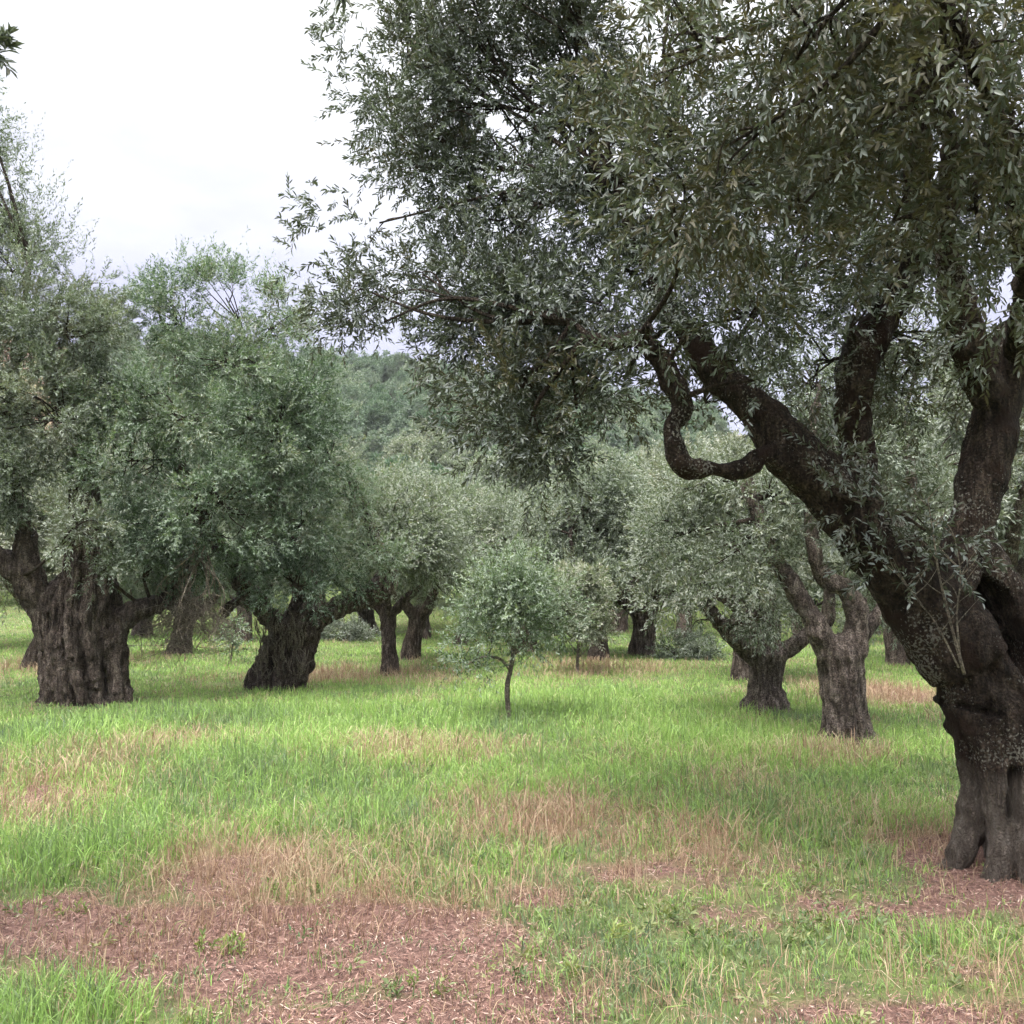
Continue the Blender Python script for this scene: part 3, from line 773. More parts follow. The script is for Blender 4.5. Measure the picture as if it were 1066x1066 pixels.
# ================================================================== left pair of old olives
def left_tree():
    base = gbase(86, 731); d = gdepth(731)
    limbs = [
        dict(p=[(85, 745, d, .455), (86, 728, d, .455), (85, 700, d, .445), (84, 660, d, .47), (86, 630, d, .46), (92, 600, d, .32), (95, 560, d, .23)], seg=64, sub=9, flute=13, fdepth=.32, twist=.25, flare=.12, flare_h=.25, rough=.12, anchor=False),
        dict(p=[(62, 668, d - .1, .26), (42, 628, d - .2, .16), (22, 600, d - .3, .125), (-10, 575, d - .4, .12), (-50, 540, d - .4, .09), (-90, 470, d - .4, .06)], seg=14, rough=.15),
        dict(p=[(42, 632, d - .2, .16), (30, 590, d - .25, .14), (24, 545, d - .2, .12), (12, 500, d, .10), (10, 430, d, .08), (20, 350, d, .05), (30, 270, d, .03)], seg=12, rough=.15),
        dict(p=[(95, 580, d, .24), (88, 510, d + .2, .18), (75, 440, d + .3, .13), (50, 370, d + .3, .09), (60, 310, d + .3, .05)], seg=12, rough=.12),
        dict(p=[(106, 660, d - .1, .20), (128, 643, d - .1, .14), (150, 633, d, .11), (175, 622, d + .2, .09), (200, 590, d + .4, .07), (215, 545, d + .5, .05)], seg=14, rough=.18),
        dict(p=[(125, 735, d - .2, .13), (122, 700, d - .15, .14), (120, 650, d - .1, .15)], seg=10, rough=.1, anchor=False),
    ]
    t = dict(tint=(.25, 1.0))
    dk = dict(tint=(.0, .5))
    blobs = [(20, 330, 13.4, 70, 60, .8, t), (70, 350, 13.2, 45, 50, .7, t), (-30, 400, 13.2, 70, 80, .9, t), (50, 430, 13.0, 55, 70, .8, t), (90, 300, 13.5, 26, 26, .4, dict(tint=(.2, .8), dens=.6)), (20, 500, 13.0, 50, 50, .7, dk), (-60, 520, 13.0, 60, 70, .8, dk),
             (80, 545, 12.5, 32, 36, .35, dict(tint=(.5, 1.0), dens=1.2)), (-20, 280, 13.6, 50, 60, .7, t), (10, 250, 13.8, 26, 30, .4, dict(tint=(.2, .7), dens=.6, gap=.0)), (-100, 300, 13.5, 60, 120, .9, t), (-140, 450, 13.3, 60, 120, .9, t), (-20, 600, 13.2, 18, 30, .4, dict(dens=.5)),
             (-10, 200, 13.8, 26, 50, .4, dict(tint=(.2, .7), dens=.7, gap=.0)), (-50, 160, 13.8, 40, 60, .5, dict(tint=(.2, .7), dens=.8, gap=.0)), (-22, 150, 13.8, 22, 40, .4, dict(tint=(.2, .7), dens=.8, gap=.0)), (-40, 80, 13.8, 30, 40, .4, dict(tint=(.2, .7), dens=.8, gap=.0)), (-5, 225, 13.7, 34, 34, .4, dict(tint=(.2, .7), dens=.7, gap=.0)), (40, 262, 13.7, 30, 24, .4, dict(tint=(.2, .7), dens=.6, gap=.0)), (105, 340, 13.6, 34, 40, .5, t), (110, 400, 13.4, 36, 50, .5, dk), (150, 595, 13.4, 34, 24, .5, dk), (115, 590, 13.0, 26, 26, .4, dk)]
    def extra(C, b):
        rng = C.rng
        n = 230
        px = rng.uniform(-40, 110, n) * rng.uniform(.2, 1, n); py = 290 - (1 - np.clip(px / 110, 0, 1)) ** 1.3 * 175 * rng.uniform(0, 1, n)
        o = np.array([W(a, c, 13.5 + rng.normal(0, .3)) for a, c in zip(px, py)]) - b
        C.shoots(o, np.stack([rng.normal(.15, .3, n), rng.normal(0, .3, n), np.full(n, 1.0)], -1), rng.uniform(.3, .8, n), .45)
    e, C = bespoke('old_olive_tree', base, 'big old olive at left edge, broad furrowed trunk, wispy crown top', limbs, blobs, M_LEAF, M_BARK, 21, voxel=.024, disp=.05, leaf=(.058, .016), K=14, per=21, cell=.155, gap=.26, extra=extra)
    # hanging dead branches
    V = []; Fq = ([], []); rng = np.random.default_rng(14)
    for k in range(24):
        a = W(204 + rng.normal(0, 9), 578 + rng.normal(0, 10), d + rng.normal(0, .12)) - base
        b = W(200 + rng.normal(0, 22), 618 + rng.normal(0, 10), d - .1 + rng.normal(0, .2)) - base
        c = W(186 + rng.normal(0, 34), 652 + rng.normal(0, 14), d - .1 + rng.normal(0, .3)) - base
        tube(V, Fq, [a, b, c], [.011, .008, .003], seg=5, sub=5)
        for q in range(12):
            f = rng.uniform(.1, 1); p = b * (1 - f) + c * f
            tube(V, Fq, [p, p + rng.normal(0, .1, 3) + np.array([0, 0, -.08]), p + rng.normal(0, .2, 3) + np.array([0, 0, -.22])], [.006, .005, .002], seg=4, sub=3)
    tag(link('dead_branches', tubes_mesh('dead_branches', V, Fq), M_DEAD, [c for c in e.children if c.name.startswith('trunk')][0]), 'tangle of bare pale dead twigs hanging down')
    TRUNKS.append((base[0], base[1], .5))

def squat_tree():
    base = gbase(293, 719); d = gdepth(719)
    limbs = [
        dict(p=[(290, 732, d, .42), (292, 716, d, .40), (297, 695, d, .38), (304, 672, d, .35), (314, 652, d, .27), (322, 630, d, .19)], seg=44, sub=8, flute=11, fdepth=.24, twist=.5, flare=.15, flare_h=.2, rough=.2, anchor=False),
        dict(p=[(318, 660, d - .1, .18), (334, 642, d - .1, .13), (352, 633, d, .12), (380, 622, d + .1, .16), (400, 606, d + .2, .17), (402, 582, d + .3, .10), (385, 545, d + .3, .06), (365, 500, d + .2, .035)], seg=14, rough=.24),
        dict(p=[(318, 640, d, .18), (312, 590, d + .1, .15), (290, 530, d + .1, .12), (270, 450, d, .09), (255, 370, d, .05)], seg=12, rough=.15),
        dict(p=[(300, 670, d + .1, .16), (275, 635, d - .1, .13), (255, 610, d - .3, .12), (236, 580, d - .4, .10), (205, 530, d - .6, .09), (180, 450, d - .5, .07), (190, 350, d, .04)], seg=12, rough=.2),
        dict(p=[(262, 722, d - .2, .12), (270, 700, d - .15, .13), (285, 675, d - .1, .15)], seg=10, rough=.2, anchor=False),
        dict(p=[(272, 618, d - .3, .10), (245, 628, d - .5, .08), (232, 640, d - .6, .06)], seg=8, rough=.2, anchor=False),
    ]
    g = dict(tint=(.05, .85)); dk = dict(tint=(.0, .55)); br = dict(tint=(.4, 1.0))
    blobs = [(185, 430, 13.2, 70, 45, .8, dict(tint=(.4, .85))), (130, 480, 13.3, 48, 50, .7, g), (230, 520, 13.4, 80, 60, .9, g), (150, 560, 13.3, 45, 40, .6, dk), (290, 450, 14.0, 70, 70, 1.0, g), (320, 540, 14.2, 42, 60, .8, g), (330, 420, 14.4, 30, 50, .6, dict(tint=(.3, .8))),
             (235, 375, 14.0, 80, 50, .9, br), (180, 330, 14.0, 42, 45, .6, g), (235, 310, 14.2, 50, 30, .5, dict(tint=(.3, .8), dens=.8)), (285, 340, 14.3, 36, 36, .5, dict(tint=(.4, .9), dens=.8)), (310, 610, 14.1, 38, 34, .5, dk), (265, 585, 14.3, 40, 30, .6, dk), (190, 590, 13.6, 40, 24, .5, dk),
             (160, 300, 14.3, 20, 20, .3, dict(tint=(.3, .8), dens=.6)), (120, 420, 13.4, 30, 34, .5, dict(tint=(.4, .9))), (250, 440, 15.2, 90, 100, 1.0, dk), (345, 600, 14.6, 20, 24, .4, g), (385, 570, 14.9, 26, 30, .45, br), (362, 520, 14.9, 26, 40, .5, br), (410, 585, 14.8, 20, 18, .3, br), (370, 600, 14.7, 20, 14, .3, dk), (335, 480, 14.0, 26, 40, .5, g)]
    def extra(C, b):
        rng = C.rng; n = 150
        px = rng.uniform(130, 300, n); py = 318 - 45 * np.sin((px - 130) / 170 * PI) * rng.uniform(.2, 1, n)
        o = np.array([W(a, c, 14.2 + rng.normal(0, .3)) for a, c in zip(px, py)]) - b
        C.shoots(o, np.stack([rng.normal(0, .3, n), rng.normal(0, .3, n), np.full(n, 1.0)], -1), rng.uniform(.25, .7, n), .6)
    e, C = bespoke('old_olive_tree', base, 'rounded green olive on a squat gnarled trunk, right of the broad trunk at left', limbs, blobs, M_LEAF_GREEN, M_BARK, 31, voxel=.028, disp=.05, leaf=(.058, .016), K=14, per=21, cell=.155, gap=.28, extra=extra)
    V = []; Fq = ([], []); rng = np.random.default_rng(24)
    for k in range(160):
        px = rng.uniform(266, 318); py = rng.uniform(655, 708)
        a = W(px, py, d - .46 + rng.normal(0, .05)) - base
        t = a + np.array([rng.normal(0, .06), -rng.uniform(.03, .14), rng.uniform(.08, .32)])
        tube(V, Fq, [a, (a + t) / 2 + rng.normal(0, .02, 3), t], [.010, .008, .003], seg=4, sub=3)
    tag(link('sucker_twigs', tubes_mesh('sucker_twigs', V, Fq), M_DEAD, [c for c in e.children if c.name.startswith('trunk')][0]), 'dry greyish sucker twigs clothing the trunk')
    TRUNKS.append((base[0], base[1], .45))

# ================================================================== right-hand middle trees
def right_trees():
    base = gbase(881, 773); d = gdepth(773)
    limbs = [
        dict(p=[(882, 785, d, .235), (881, 770, d, .23), (879, 735, d, .185), (877, 700, d, .195), (874, 678, d, .20), (872, 662, d, .15)], seg=56, sub=9, flute=11, fdepth=.27, twist=.4, flare=.50, flare_h=.14, rough=.10, anchor=False),
        dict(p=[(866, 684, d - .05, .13), (848, 648, d - .1, .105), (830, 618, d - .1, .09), (812, 590, d, .08), (790, 540, d, .07), (770, 480, d, .05)], seg=14, rough=.15),
        dict(p=[(884, 678, d, .14), (893, 645, d, .115), (882, 614, d - .05, .09), (858, 600, d - .1, .075), (848, 570, d - .1, .06), (840, 500, d, .05), (850, 420, d, .03)], seg=12, rough=.18),
        dict(p=[(888, 668, d + .05, .10), (910, 644, d + .1, .08), (935, 600, d + .2, .08), (950, 520, d + .3, .06), (940, 430, d + .4, .035)], seg=12, rough=.15),
    ]
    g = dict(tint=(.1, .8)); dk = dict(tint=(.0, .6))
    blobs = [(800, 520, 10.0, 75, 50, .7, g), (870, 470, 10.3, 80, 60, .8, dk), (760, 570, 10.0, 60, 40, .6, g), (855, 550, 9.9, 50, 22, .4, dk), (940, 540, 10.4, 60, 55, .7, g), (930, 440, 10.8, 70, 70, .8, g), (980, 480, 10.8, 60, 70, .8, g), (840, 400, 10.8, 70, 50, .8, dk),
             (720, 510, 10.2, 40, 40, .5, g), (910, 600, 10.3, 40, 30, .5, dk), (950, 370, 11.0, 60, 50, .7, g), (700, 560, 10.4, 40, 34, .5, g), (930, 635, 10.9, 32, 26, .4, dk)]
    bespoke('olive_tree', base, 'olive with a straight fluted trunk forking in two, right of centre, second nearest', limbs, blobs, M_LEAF, M_BARK_MID, 41, voxel=.017, disp=.028, leaf=(.055, .0145), K=14, per=20, cell=.155, gap=.28)
    TRUNKS.append((base[0], base[1], .26))
    base = gbase(797, 739); d = gdepth(739)
    limbs = [
        dict(p=[(797, 750, d, .26), (797, 736, d, .25), (797, 712, d, .19), (800, 692, d, .20), (800, 678, d, .22)], seg=40, sub=8, flute=9, fdepth=.24, twist=.5, flare=.5, flare_h=.14, rough=.12, anchor=False),
        dict(p=[(792, 686, d, .15), (774, 672, d - .05, .115), (756, 656, d - .1, .10), (735, 630, d - .1, .08), (710, 580, d, .06)], seg=12, rough=.15),
        dict(p=[(808, 684, d, .15), (825, 672, d, .115), (842, 662, d, .10), (862, 640, d + .1, .08), (860, 580, d + .1, .05)], seg=12, rough=.2),
        dict(p=[(800, 685, d + .1, .14), (800, 640, d + .2, .12), (790, 590, d + .2, .08), (780, 540, d + .2, .05)], seg=12, rough=.12),
    ]
    blobs = [(720, 600, 12.2, 50, 40, .7, g), (770, 600, 12.0, 60, 45, .7, g), (690, 560, 12.6, 45, 50, .7, g), (750, 545, 12.6, 70, 40, .8, g), (820, 590, 12.5, 55, 45, .7, dk), (790, 640, 11.9, 40, 24, .5, dk), (735, 645, 12.1, 34, 18, .45, dk), (700, 615, 12.4, 30, 30, .5, g), (850, 630, 12.9, 34, 26, .5, dk), (780, 520, 12.9, 60, 50, .8, g)]
    bespoke('olive_tree', base, 'low spreading olive with two side limbs, left of the fluted straight trunk', limbs, blobs, M_LEAF, M_BARK_MID, 51, voxel=.022, disp=.03, leaf=(.060, .0165), K=13, per=18, cell=.165, gap=.28)
    TRUNKS.append((base[0], base[1], .25))

# ================================================================== saplings
def sapling(px, py, label, h, cr, r0, seed, mat, nb, leaf, lean=0.0, bottom=.35, name='young_olive_tree', per=8, dens=.7):
    base = gbase(px, py); rng = np.random.default_rng(seed)
    e = empty(name, tuple(base), label, 'olive tree')
    V = []; Fq = ([], []); C = Crown(seed)
    top = np.array([lean, 0, h * .78])
    tube(V, Fq, [(0, 0, -.08), (0, 0, .02), (lean * .2 + .01, 0, h * .17), (lean * .55 + .03, 0, h * .42), tuple(top)], [r0 * 1.3, r0 * 1.15, r0, r0 * .75, r0 * .3], seg=12, rough=.08)
    spine = catmull([(0, 0, .02), (lean * .2 + .01, 0, h * .17), (lean * .55 + .03, 0, h * .42), tuple(top)], 8)
    anchors = []
    for k in range(nb):
        a = k * 2.4 + rng.uniform(-.4, .4); f = rng.uniform(0, 1)
        zc = h * (bottom + (.93 - bottom) * (k + .5) / nb)
        prof = math.sin(min(1, max(.06, ((zc / h) - bottom * .55) / (1.05 - bottom * .55))) * PI) ** .7
        rr = cr * prof * rng.uniform(.35, .7)
        c = np.array([lean * zc / h + math.cos(a) * rr, math.sin(a) * rr, zc])
        s = spine[np.argmin(np.abs(spine[:, 2] - (zc - rr * .7 - .12 * h)))]
        tube(V, Fq, [s, (s + c) / 2 + np.array([0, 0, -.03 * h]), c], [r0 * .42, r0 * .32, r0 * .15], seg=6)
        anchors.append(c)
        q = cr * rng.uniform(.30, .44)
        C.blob(c, (q, q, q * .85), dens, per, (.12, .28), (.08, .18), tint=(.15, .85), cell=.035, up=.35)
    me = tubes_mesh('trunk', V, Fq)
    link('trunk', me, M_BARK_PALE, e)
    add_branches(e, C, anchors, seed, r0 * .14, .004, .4)
    O, D, L, T, LS = C.arrays()
    link('crown', leaf_mesh('crown', O, D, L, 12, leaf[0], leaf[1], rng, T), mat, e)
    return e

# ================================================================== build all
near_tree()
left_tree()
squat_tree()
right_trees()
def young_tree():
    base = gbase(529, 748); d = gdepth(748)
    limbs = [dict(p=[(529, 756, d, .042), (529, 742, d, .036), (528, 715, d, .031), (532, 694, d, .029), (535, 668, d, .023), (532, 630, d, .02), (528, 595, d, .012)], seg=12, sub=5, rough=.1),
             dict(p=[(532, 698, d, .022), (520, 686, d - .05, .018), (502, 684, d - .1, .014), (486, 692, d - .15, .010)], seg=8, rough=.1),
             dict(p=[(536, 680, d, .022), (552, 662, d, .016), (572, 648, d + .1, .012)], seg=8, rough=.1),
             dict(p=[(535, 676, d, .020), (518, 652, d + .1, .015), (500, 630, d + .1, .010)], seg=8, rough=.1)]
    k = dict(tint=(.3, 1.0)); lo = dict(tint=(.1, .7), dens=.7)
    blobs = [(528, 598, d, 16, 16, .22, k), (512, 612, d, 16, 14, .22, k), (548, 612, d, 16, 15, .22, k), (496, 634, d, 18, 16, .25, k), (532, 634, d - .1, 24, 18, .3, k), (566, 630, d + .1, 16, 16, .22, k),
             (486, 660, d, 13, 14, .2, lo), (508, 662, d - .2, 17, 12, .2, lo), (552, 660, d, 22, 13, .28, lo), (578, 654, d + .1, 11, 12, .16, lo), (482, 690, d - .1, 11, 10, .14, lo), (498, 694, d - .2, 9, 7, .12, lo), (530, 615, d + .1, 26, 16, .3, k), (515, 640, d + .1, 22, 14, .25, k), (548, 640, d - .1, 22, 14, .25, k), (541, 580, d, 7, 8, .1, k), (516, 588, d, 7, 8, .1, k), (590, 640, d, 6, 8, .1, lo)]
    def extra(C, b):
        rng = C.rng; n = 60
        px = rng.uniform(478, 592, n); py = 628 - 44 * np.sin((px - 470) / 130 * PI) + rng.normal(0, 8, n)
        o = np.array([W(a, c, d + rng.normal(0, .15)) for a, c in zip(px, py)]) - b
        C.shoots(o, np.stack([(px - 530) / 80 + rng.normal(0, .3, n), rng.normal(0, .3, n), np.full(n, .9)], -1), rng.uniform(.12, .34, n), .7)
    bespoke('young_olive_tree', base, 'slender young olive in the middle of the grass, nearest of the saplings', limbs, blobs, M_LEAF_SAP, M_BARK_PALE, 61, voxel=.008, disp=.004, leaf=(.052, .0145), K=12, per=13, cell=.045, extra=extra, rc=.006, rs=.004)
young_tree()
sapling(601, 703, 'smaller greyish sapling behind and right of the slender young olive', 1.95, .75, .026, 62, M_LEAF_FAR, 12, (.075, .022), bottom=.36)
sapling(240, 692, 'knee high olive seedling left of the squat gnarled trunk', .95, .33, .018, 63, M_LEAF_GREEN, 7, (.07, .022), bottom=.3, per=5)

# trees behind: four model trees, then copies
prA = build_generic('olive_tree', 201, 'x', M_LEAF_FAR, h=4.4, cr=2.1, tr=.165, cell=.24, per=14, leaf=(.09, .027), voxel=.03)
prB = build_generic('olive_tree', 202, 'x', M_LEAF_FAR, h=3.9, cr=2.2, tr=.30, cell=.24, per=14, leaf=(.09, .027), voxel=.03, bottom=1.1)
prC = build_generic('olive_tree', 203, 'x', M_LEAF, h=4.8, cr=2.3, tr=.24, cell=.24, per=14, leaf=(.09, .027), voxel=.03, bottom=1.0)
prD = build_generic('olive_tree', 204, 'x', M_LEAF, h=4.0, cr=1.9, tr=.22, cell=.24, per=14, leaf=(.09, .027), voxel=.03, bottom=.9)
used = set()
def place(pr, px, py, label, rz=0, s=1.0, group=None, x=None, y=None):
    if x is None:
        g = gbase(px, py)
    else:
        g = np.array([x, y, tz(x, y)])
    if pr.name in used: o = copy_tree(pr, label, group)
    else:
        used.add(pr.name); o = pr; o['label'] = label
        if group: o['group'] = group
    o.location = tuple(g); o.rotation_euler = (0, 0, rz); o.scale = (s, s, s)
    if g[1] < 40: TRUNKS.append((g[0], g[1], .3 * s))
    return o

place(prA, 406, 702, 'pale olive with upright trunk standing behind the squat trunk\'s right limb', 3.77, .86)
place(prD, 427, 688, 'olive half hidden behind the pale upright trunk, slightly to its right', 4.0, .9)
place(prB, 668, 681, 'far dark trunked olive between the grey sapling and the low spreading olive', 1.0, .95)
place(prC, 624, 689, 'pale olive directly behind the grey sapling, trunk base just showing', .4, .85)
place(prC, 775, 707, 'olive whose trunk shows just left of the low spreading olive\'s trunk', 3.3, .85)
place(prD, 35, 694, 'olive behind and left of the broad furrowed trunk, small trunk showing', 5.0, .9)
place(prB, 186, 682, 'bushy olive behind the hanging dead twigs, trunk clothed in shoots', 2.7, .82)
place(prA, 935, 694, 'tall olive behind the fluted straight trunk, crown drooping to the grass', 5.4, 1.15)
place(prC, 1050, 700, 'tall olive seen behind the huge leaning tree\'s right stem', 1.9, 1.2)
place(prB, 545, 678, 'broad pale olive behind the slender young olive', .9, 1.0)
place(prA, 480, 672, 'pale olive left of and behind the slender young olive', 1.5, 1.05)

# second row, in the flat before the slope
rowg = 'olive trees in the flat behind the front trees'
RR = random.Random(5)
prs = [prA, prB, prC, prD]
for k, (px, d) in enumerate([(-40, 26), (70, 30), (150, 33), (255, 29), (330, 31), (385, 34), (440, 31), (505, 36), (570, 33), (640, 35), (710, 31), (765, 36), (830, 29), (900, 33), (985, 28), (1080, 30), (1160, 25), (-130, 24)]):
    place(prs[k % 4], 0, 0, 'pale olive of the dense row behind the front trees', RR.uniform(0, 6.28), RR.uniform(.95, 1.25), rowg, x=(px - 533) / F * d, y=d)

# hillside
hgA = 'olive trees on the lower slope behind the grove'
hgB = 'olive trees on the wooded hill at the back'
hp = []
for k in range(3):
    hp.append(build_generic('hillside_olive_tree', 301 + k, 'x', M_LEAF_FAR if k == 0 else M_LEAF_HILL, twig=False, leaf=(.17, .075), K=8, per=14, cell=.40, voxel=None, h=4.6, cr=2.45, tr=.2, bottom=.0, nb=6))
rows = []
y = 40.0
while y < 158:
    seen = y > 82
    st = 6.4 if not seen else 4.9
    lo, hi = (-.56 * y - 4, .56 * y + 4) if not seen else ((90 - 533) / F * y, (740 - 533) / F * y)
    for x in np.arange(lo, hi, st):
        rows.append((x + RR.uniform(-1.3, 1.3), y + RR.uniform(-1.3, 1.3)))
    y += st * (.98 if not seen else 1.12)
print('HILL', len(rows))
# keep those bearings and heights the photograph can show
cnt = 0
RR.shuffle(rows)
for (x, y) in rows:
    if cnt >= 296: break
    upper = y > 85
    pr = hp[RR.choice([0, 0, 1]) if not upper else RR.choice([1, 2])]
    if RR.random() < .03: continue
    s = RR.uniform(.88, 1.2) if upper else RR.uniform(.9, 1.25)
    place(pr, 0, 0, 'olive tree among many rounded crowns on the wooded hill at the back' if upper else 'grey green olive among many on the lower slope behind the grove',
          RR.uniform(0, 6.28), s, hgB if upper else hgA, x=x, y=y)
    cnt += 1

# tree beyond the left edge, of which one sprig shows
def edge_tree():
    base = np.array([-3.3, 3.2, 0.0]); base[2] = tz(-3.3, 3.2)
    e = empty('olive_tree', tuple(base), 'olive tree beyond the left edge, only a dark leafy sprig reaching in at upper left', 'olive tree')
    V = []; Fq = ([], [])
    tube(V, Fq, [(0, 0, -.1), (0, 0, .3), (-.1, .05, 1.1), (0, 0, 1.7)], [.3, .27, .24, .25], seg=20, flute=7, fdepth=.12, flare=.3, rough=.1)
    tip = W(3, 46, 4.2) - base
    tube(V, Fq, [(0, 0, 1.6), (.3, .3, 2.2), (.7, .6, 2.9), tuple(tip + np.array([-.5, 0, .2]))], [.15, .1, .06, .02], seg=10, rough=.1)
    tube(V, Fq, [(0, 0, 1.6), (-.5, -.1, 2.3), (-1.0, -.2, 3.0)], [.16, .1, .05], seg=10, rough=.1)
    tube(V, Fq, [(0, 0, 1.6), (.0, -.5, 2.3), (.0, -1.0, 3.0)], [.16, .1, .05], seg=10, rough=.1)
    link('trunk', remeshed('trunk', V, Fq, .025, .02, 71), M_BARK, e)
    C = Crown(72)
    for c, r in (((-1.0, -.1, 3.3), .75), ((-.3, -.9, 3.3), .7), ((-.6, .3, 3.7), .6), ((-.2, -.3, 3.6), .6)):
        C.blob(c, (r, r, r * .8), .8, cell=.13)
    rng = C.rng; n = 9
    o = tip + rng.normal(0, .035, (n, 3)) + np.array([-.06, 0, 0])
    C.shoots(o, np.stack([rng.uniform(.3, 1, n), rng.normal(0, .4, n), rng.normal(.05, .5, n)], -1), rng.uniform(.05, .12, n), .3)
    add_branches(e, C, [np.array([-1.0, -.2, 3.0]), np.array([0, -1.0, 3.0]), np.array([.3, .3, 2.2])], 73)
    O, D, L, T, LS = C.arrays()
    link('crown', leaf_mesh('crown', O, D, L, 14, .06, .014, C.rng, T, six=True), M_LEAF_NEAR, e)
edge_tree()

# low shrubs under the far right trees
def shrub(px, py, r, label, seed):
    b = gbase(px, py)
    e = empty('shrub', tuple(b), label, 'shrub')
    C = Crown(seed)
    C.blob((0, 0, r * .35), (r, r * .8, r * .45), 1.0, 9, (.12, .25), (.1, .2), cell=.06, tint=(0, .5))
    C.blob((r * .7, 0, r * .22), (r * .6, r * .6, r * .3), 1.0, 9, (.12, .25), (.1, .2), cell=.06, tint=(0, .5))
    O, D, L, T, LS = C.arrays()
    link('foliage', leaf_mesh('foliage', O, D, L, 10, .07, .022, C.rng, T), M_LEAF, e)
    V = []; Fq = ([], []); rng = np.random.default_rng(seed)
    for k in range(7):
        a = rng.uniform(0, 6.28)
        tube(V, Fq, [(0, 0, -.05), (math.cos(a) * r * .3, math.sin(a) * r * .3, r * .3), (math.cos(a) * r * .7, math.sin(a) * r * .6, r * .5)], [.02, .014, .006], seg=5)
    link('stems', tubes_mesh('stems', V, Fq), M_TWIG, e)
shrub(708, 686, .7, 'low dark shrub on the grass right of the far dark trunked olive', 81)
shrub(355, 668, .8, 'rounded green shrub behind the squat trunk\'s right limb', 82)

# leafy weeds in the foreground
M_WEED = leaf_mat('weed_leaf', [(0, (.16, .21, .07)), (.5, (.26, .32, .10)), (1, (.40, .40, .16))], [(0, (.13, .21, .06)), (1, (.3, .36, .14))], .5, .35)
def weed(px, py, h, label, seed, n=5):
    b = gbase(px, py); rng = np.random.default_rng(seed)
    e = empty('weed', tuple(b), label, 'weed', 'leafy weeds in the foreground')
    o = np.stack([rng.normal(0, .025, n), rng.normal(0, .025, n), np.zeros(n)], -1)
    d = nrm(np.stack([rng.normal(0, .35, n), rng.normal(0, .35, n), np.full(n, 1.0)], -1)); L = h * rng.uniform(.6, 1.1, n)
    V = []; Fq = ([], [])
    for k in range(n):
        tube(V, Fq, [o[k] - np.array([0, 0, .02]), o[k] + d[k] * L[k] * .5, o[k] + d[k] * L[k]], [.004, .003, .0015], seg=5, sub=3)
    link('stem', tubes_mesh('stem', V, Fq), M_WEED, e)
    link('leaves', leaf_mesh('leaves', o, d, L, 9, h * .42, h * .11, rng, rng.uniform(.2, .9, n), droop=.1, six=True, spread=(.7, 1.25)), M_WEED, e)
for k, (px, py, h, lb) in enumerate([(82, 952, .15, 'pale green weed on the bare soil near the left edge'), (212, 992, .14, 'small bright weed on the reddish litter, left of the yellowish one'),
        (248, 996, .15, 'yellowish weed in the reddish litter, just right of a small bright one'), (428, 1036, .10, 'lone low weed on open reddish litter near the bottom'),
        (595, 1030, .16, 'green weed at the left end of the bottom grass patch'), (640, 990, .17, 'broad leaved weed in the middle of the bottom grass patch'), (500, 905, .15, 'green weed at the edge of the middle grass above the litter'),
        (140, 905, .14, 'weed at the foot of the tall grass at left')]):
    weed(px, py, h * .62, lb, 400 + k, 3 + k % 3)

def build_herbs():
    n = 9000
    x, y = sample_wedge(n, 2.4, 13, 1.3)
    b, d, l = cover(x, y)
    k = (GR.uniform(0, 1, n) < np.clip(.30 + 1.1 * n2(x, y, 1.3, 71) - .75 * b, .02, 1)) & keep_off(x, y)
    x, y = x[k], y[k]; per = 3
    X = np.repeat(x, per) + GR.normal(0, .015, len(x) * per); Y = np.repeat(y, per) + GR.normal(0, .015, len(x) * per)
    n = len(X)
    D = nrm(np.stack([GR.normal(0, .55, n), GR.normal(0, .55, n), np.ones(n)], -1))
    me = leaf_mesh('low_herbs', np.stack([X, Y, ground_z(X, Y)], -1), D, GR.uniform(.03, .11, n), 6, .030, .0085, GR, np.repeat(GR.uniform(0, 1, len(x)), per), np.repeat(GR.uniform(.6, 1.5, len(x)), per), spread=(.7, 1.35))
    tag(link('low_herbs', me, leaf_mat('herb', [(0, (.10, .16, .06)), (.5, (.18, .24, .08)), (1, (.30, .31, .12))], [(0, (.11, .17, .08)), (1, (.28, .30, .14))], .5, .3)), 'small leafy herbs scattered low among the grass', 'ground herbs', kind='stuff')

build_ground()
build_herbs()
build_grass()
build_litter()

# ================================================================== sky and light
SUN_EL, SUN_ROT = math.radians(58), math.radians(215)
w = bpy.data.worlds.new('World'); S.world = w; w.use_nodes = True
nt = w.node_tree; nt.nodes.clear()
out = N(nt, 'ShaderNodeOutputWorld'); bg = N(nt, 'ShaderNodeBackground'); bg.inputs['Strength'].default_value = .1
sky = N(nt, 'ShaderNodeTexSky'); sky.sky_type = 'NISHITA'; sky.sun_disc = False
sky.sun_elevation = SUN_EL; sky.sun_rotation = SUN_ROT
tc = N(nt, 'ShaderNodeTexCoord'); sx = N(nt, 'ShaderNodeSeparateXYZ')
nt.links.new(tc.outputs['Generated'], sx.inputs[0])
mp = N(nt, 'ShaderNodeMapping'); mp.inputs['Scale'].default_value = (1, 1, 3.2)
nt.links.new(tc.outputs['Generated'], mp.inputs[0])
nz = N(nt, 'ShaderNodeTexNoise'); nz.inputs['Scale'].default_value = 4.5; nz.inputs['Detail'].default_value = 5; nz.inputs['Roughness'].default_value = .5
nt.links.new(mp.outputs[0], nz.inputs['Vector'])
hz = N(nt, 'ShaderNodeMath', operation='MULTIPLY_ADD'); nt.links.new(nz.outputs['Fac'], hz.inputs[0]); hz.inputs[1].default_value = .30
ofs = N(nt, 'ShaderNodeMath', operation='SUBTRACT'); nt.links.new(sx.outputs['Z'], ofs.inputs[0]); ofs.inputs[1].default_value = .15
nt.links.new(ofs.outputs[0], hz.inputs[2])
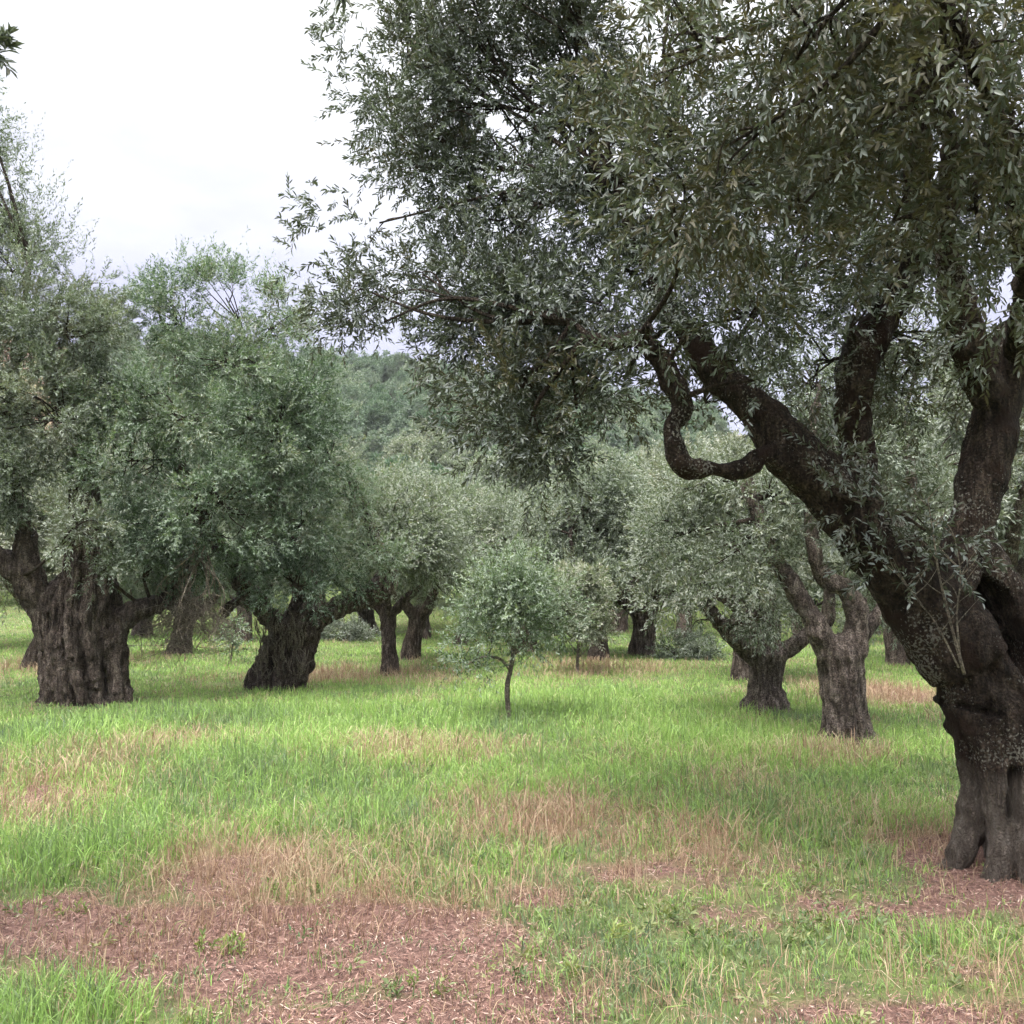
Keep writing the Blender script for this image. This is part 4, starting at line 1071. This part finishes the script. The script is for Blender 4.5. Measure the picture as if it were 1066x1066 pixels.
# overcast: grey lavender low down, several times brighter overhead
SKYV = [(0.0, (1.36, 1.33, 1.80)), (.20, (1.42, 1.38, 1.86)), (.30, (1.66, 1.64, 2.02)), (.40, (2.2, 2.2, 2.35)), (.50, (2.6, 2.6, 2.65)), (.60, (3.2, 3.2, 3.2)), (.75, (8.5, 8.5, 8.3)), (1.0, (14, 14, 13.6))]
SC = 14.0
cl = ramp(nt, hz.outputs[0], [(p, tuple(v / SC for v in c)) for p, c in SKYV])
ms = N(nt, 'ShaderNodeVectorMath', operation='SCALE'); nt.links.new(cl, ms.inputs[0]); ms.inputs['Scale'].default_value = SC
mx = mixc(nt, .93, sky.outputs[0], ms.outputs[0])
nt.links.new(mx, bg.inputs[0]); nt.links.new(bg.outputs[0], out.inputs[0])

sl = bpy.data.lights.new('sun', 'SUN'); sl.energy = 1.2; sl.angle = math.radians(25); sl.color = (1, .97, .92)
so = bpy.data.objects.new('sun', sl); COL.objects.link(so)
az = SUN_ROT
dirv = Vector((math.sin(az) * math.cos(SUN_EL), math.cos(az) * math.cos(SUN_EL), math.sin(SUN_EL)))
so.rotation_euler = dirv.to_track_quat('Z', 'Y').to_euler(); so.location = (0, 0, 30)

# thin humid air
hm, hnt, hout = newmat('haze')
pv = N(hnt, 'ShaderNodeVolumePrincipled'); pv.inputs['Color'].default_value = (.93, .96, 1.0, 1); pv.inputs['Density'].default_value = .00035
pv.inputs['Anisotropy'].default_value = .3
hnt.links.new(pv.outputs[0], hout.inputs['Volume'])
x0, x1, y0, y1, z0, z1 = -1000, 1000, -1000, 1600, -4, 60
HV = np.array([(x, y, z) for z in (z0, z1) for y in (y0, y1) for x in (x0, x1)], float)
HF = np.array([(0, 2, 3, 1), (4, 5, 7, 6), (0, 1, 5, 4), (2, 6, 7, 3), (0, 4, 6, 2), (1, 3, 7, 5)])
tag(link('haze', np_mesh('haze', HV, [HF]), hm), 'thin pale haze softening the distant hill', 'haze', kind='stuff')

# ================================================================== camera, render
cam = bpy.data.cameras.new('camera'); cam.sensor_width = 36; cam.lens = 36 * F / 1066; cam.clip_end = 3000; cam.clip_start = .05
co = bpy.data.objects.new('camera', cam); COL.objects.link(co); co.location = (0, 0, CAMZ); co.rotation_euler = (PI / 2 + TH, 0, 0)
S.camera = co
S.view_settings.view_transform = 'Standard'; S.view_settings.look = 'None'; S.view_settings.gamma = 1; S.view_settings.exposure = 2.33
S.cycles.use_adaptive_sampling = True; S.cycles.adaptive_threshold = .03; S.cycles.max_bounces = 5; S.cycles.diffuse_bounces = 3; S.cycles.glossy_bounces = 2; S.cycles.transmission_bounces = 3; S.cycles.transparent_max_bounces = 4
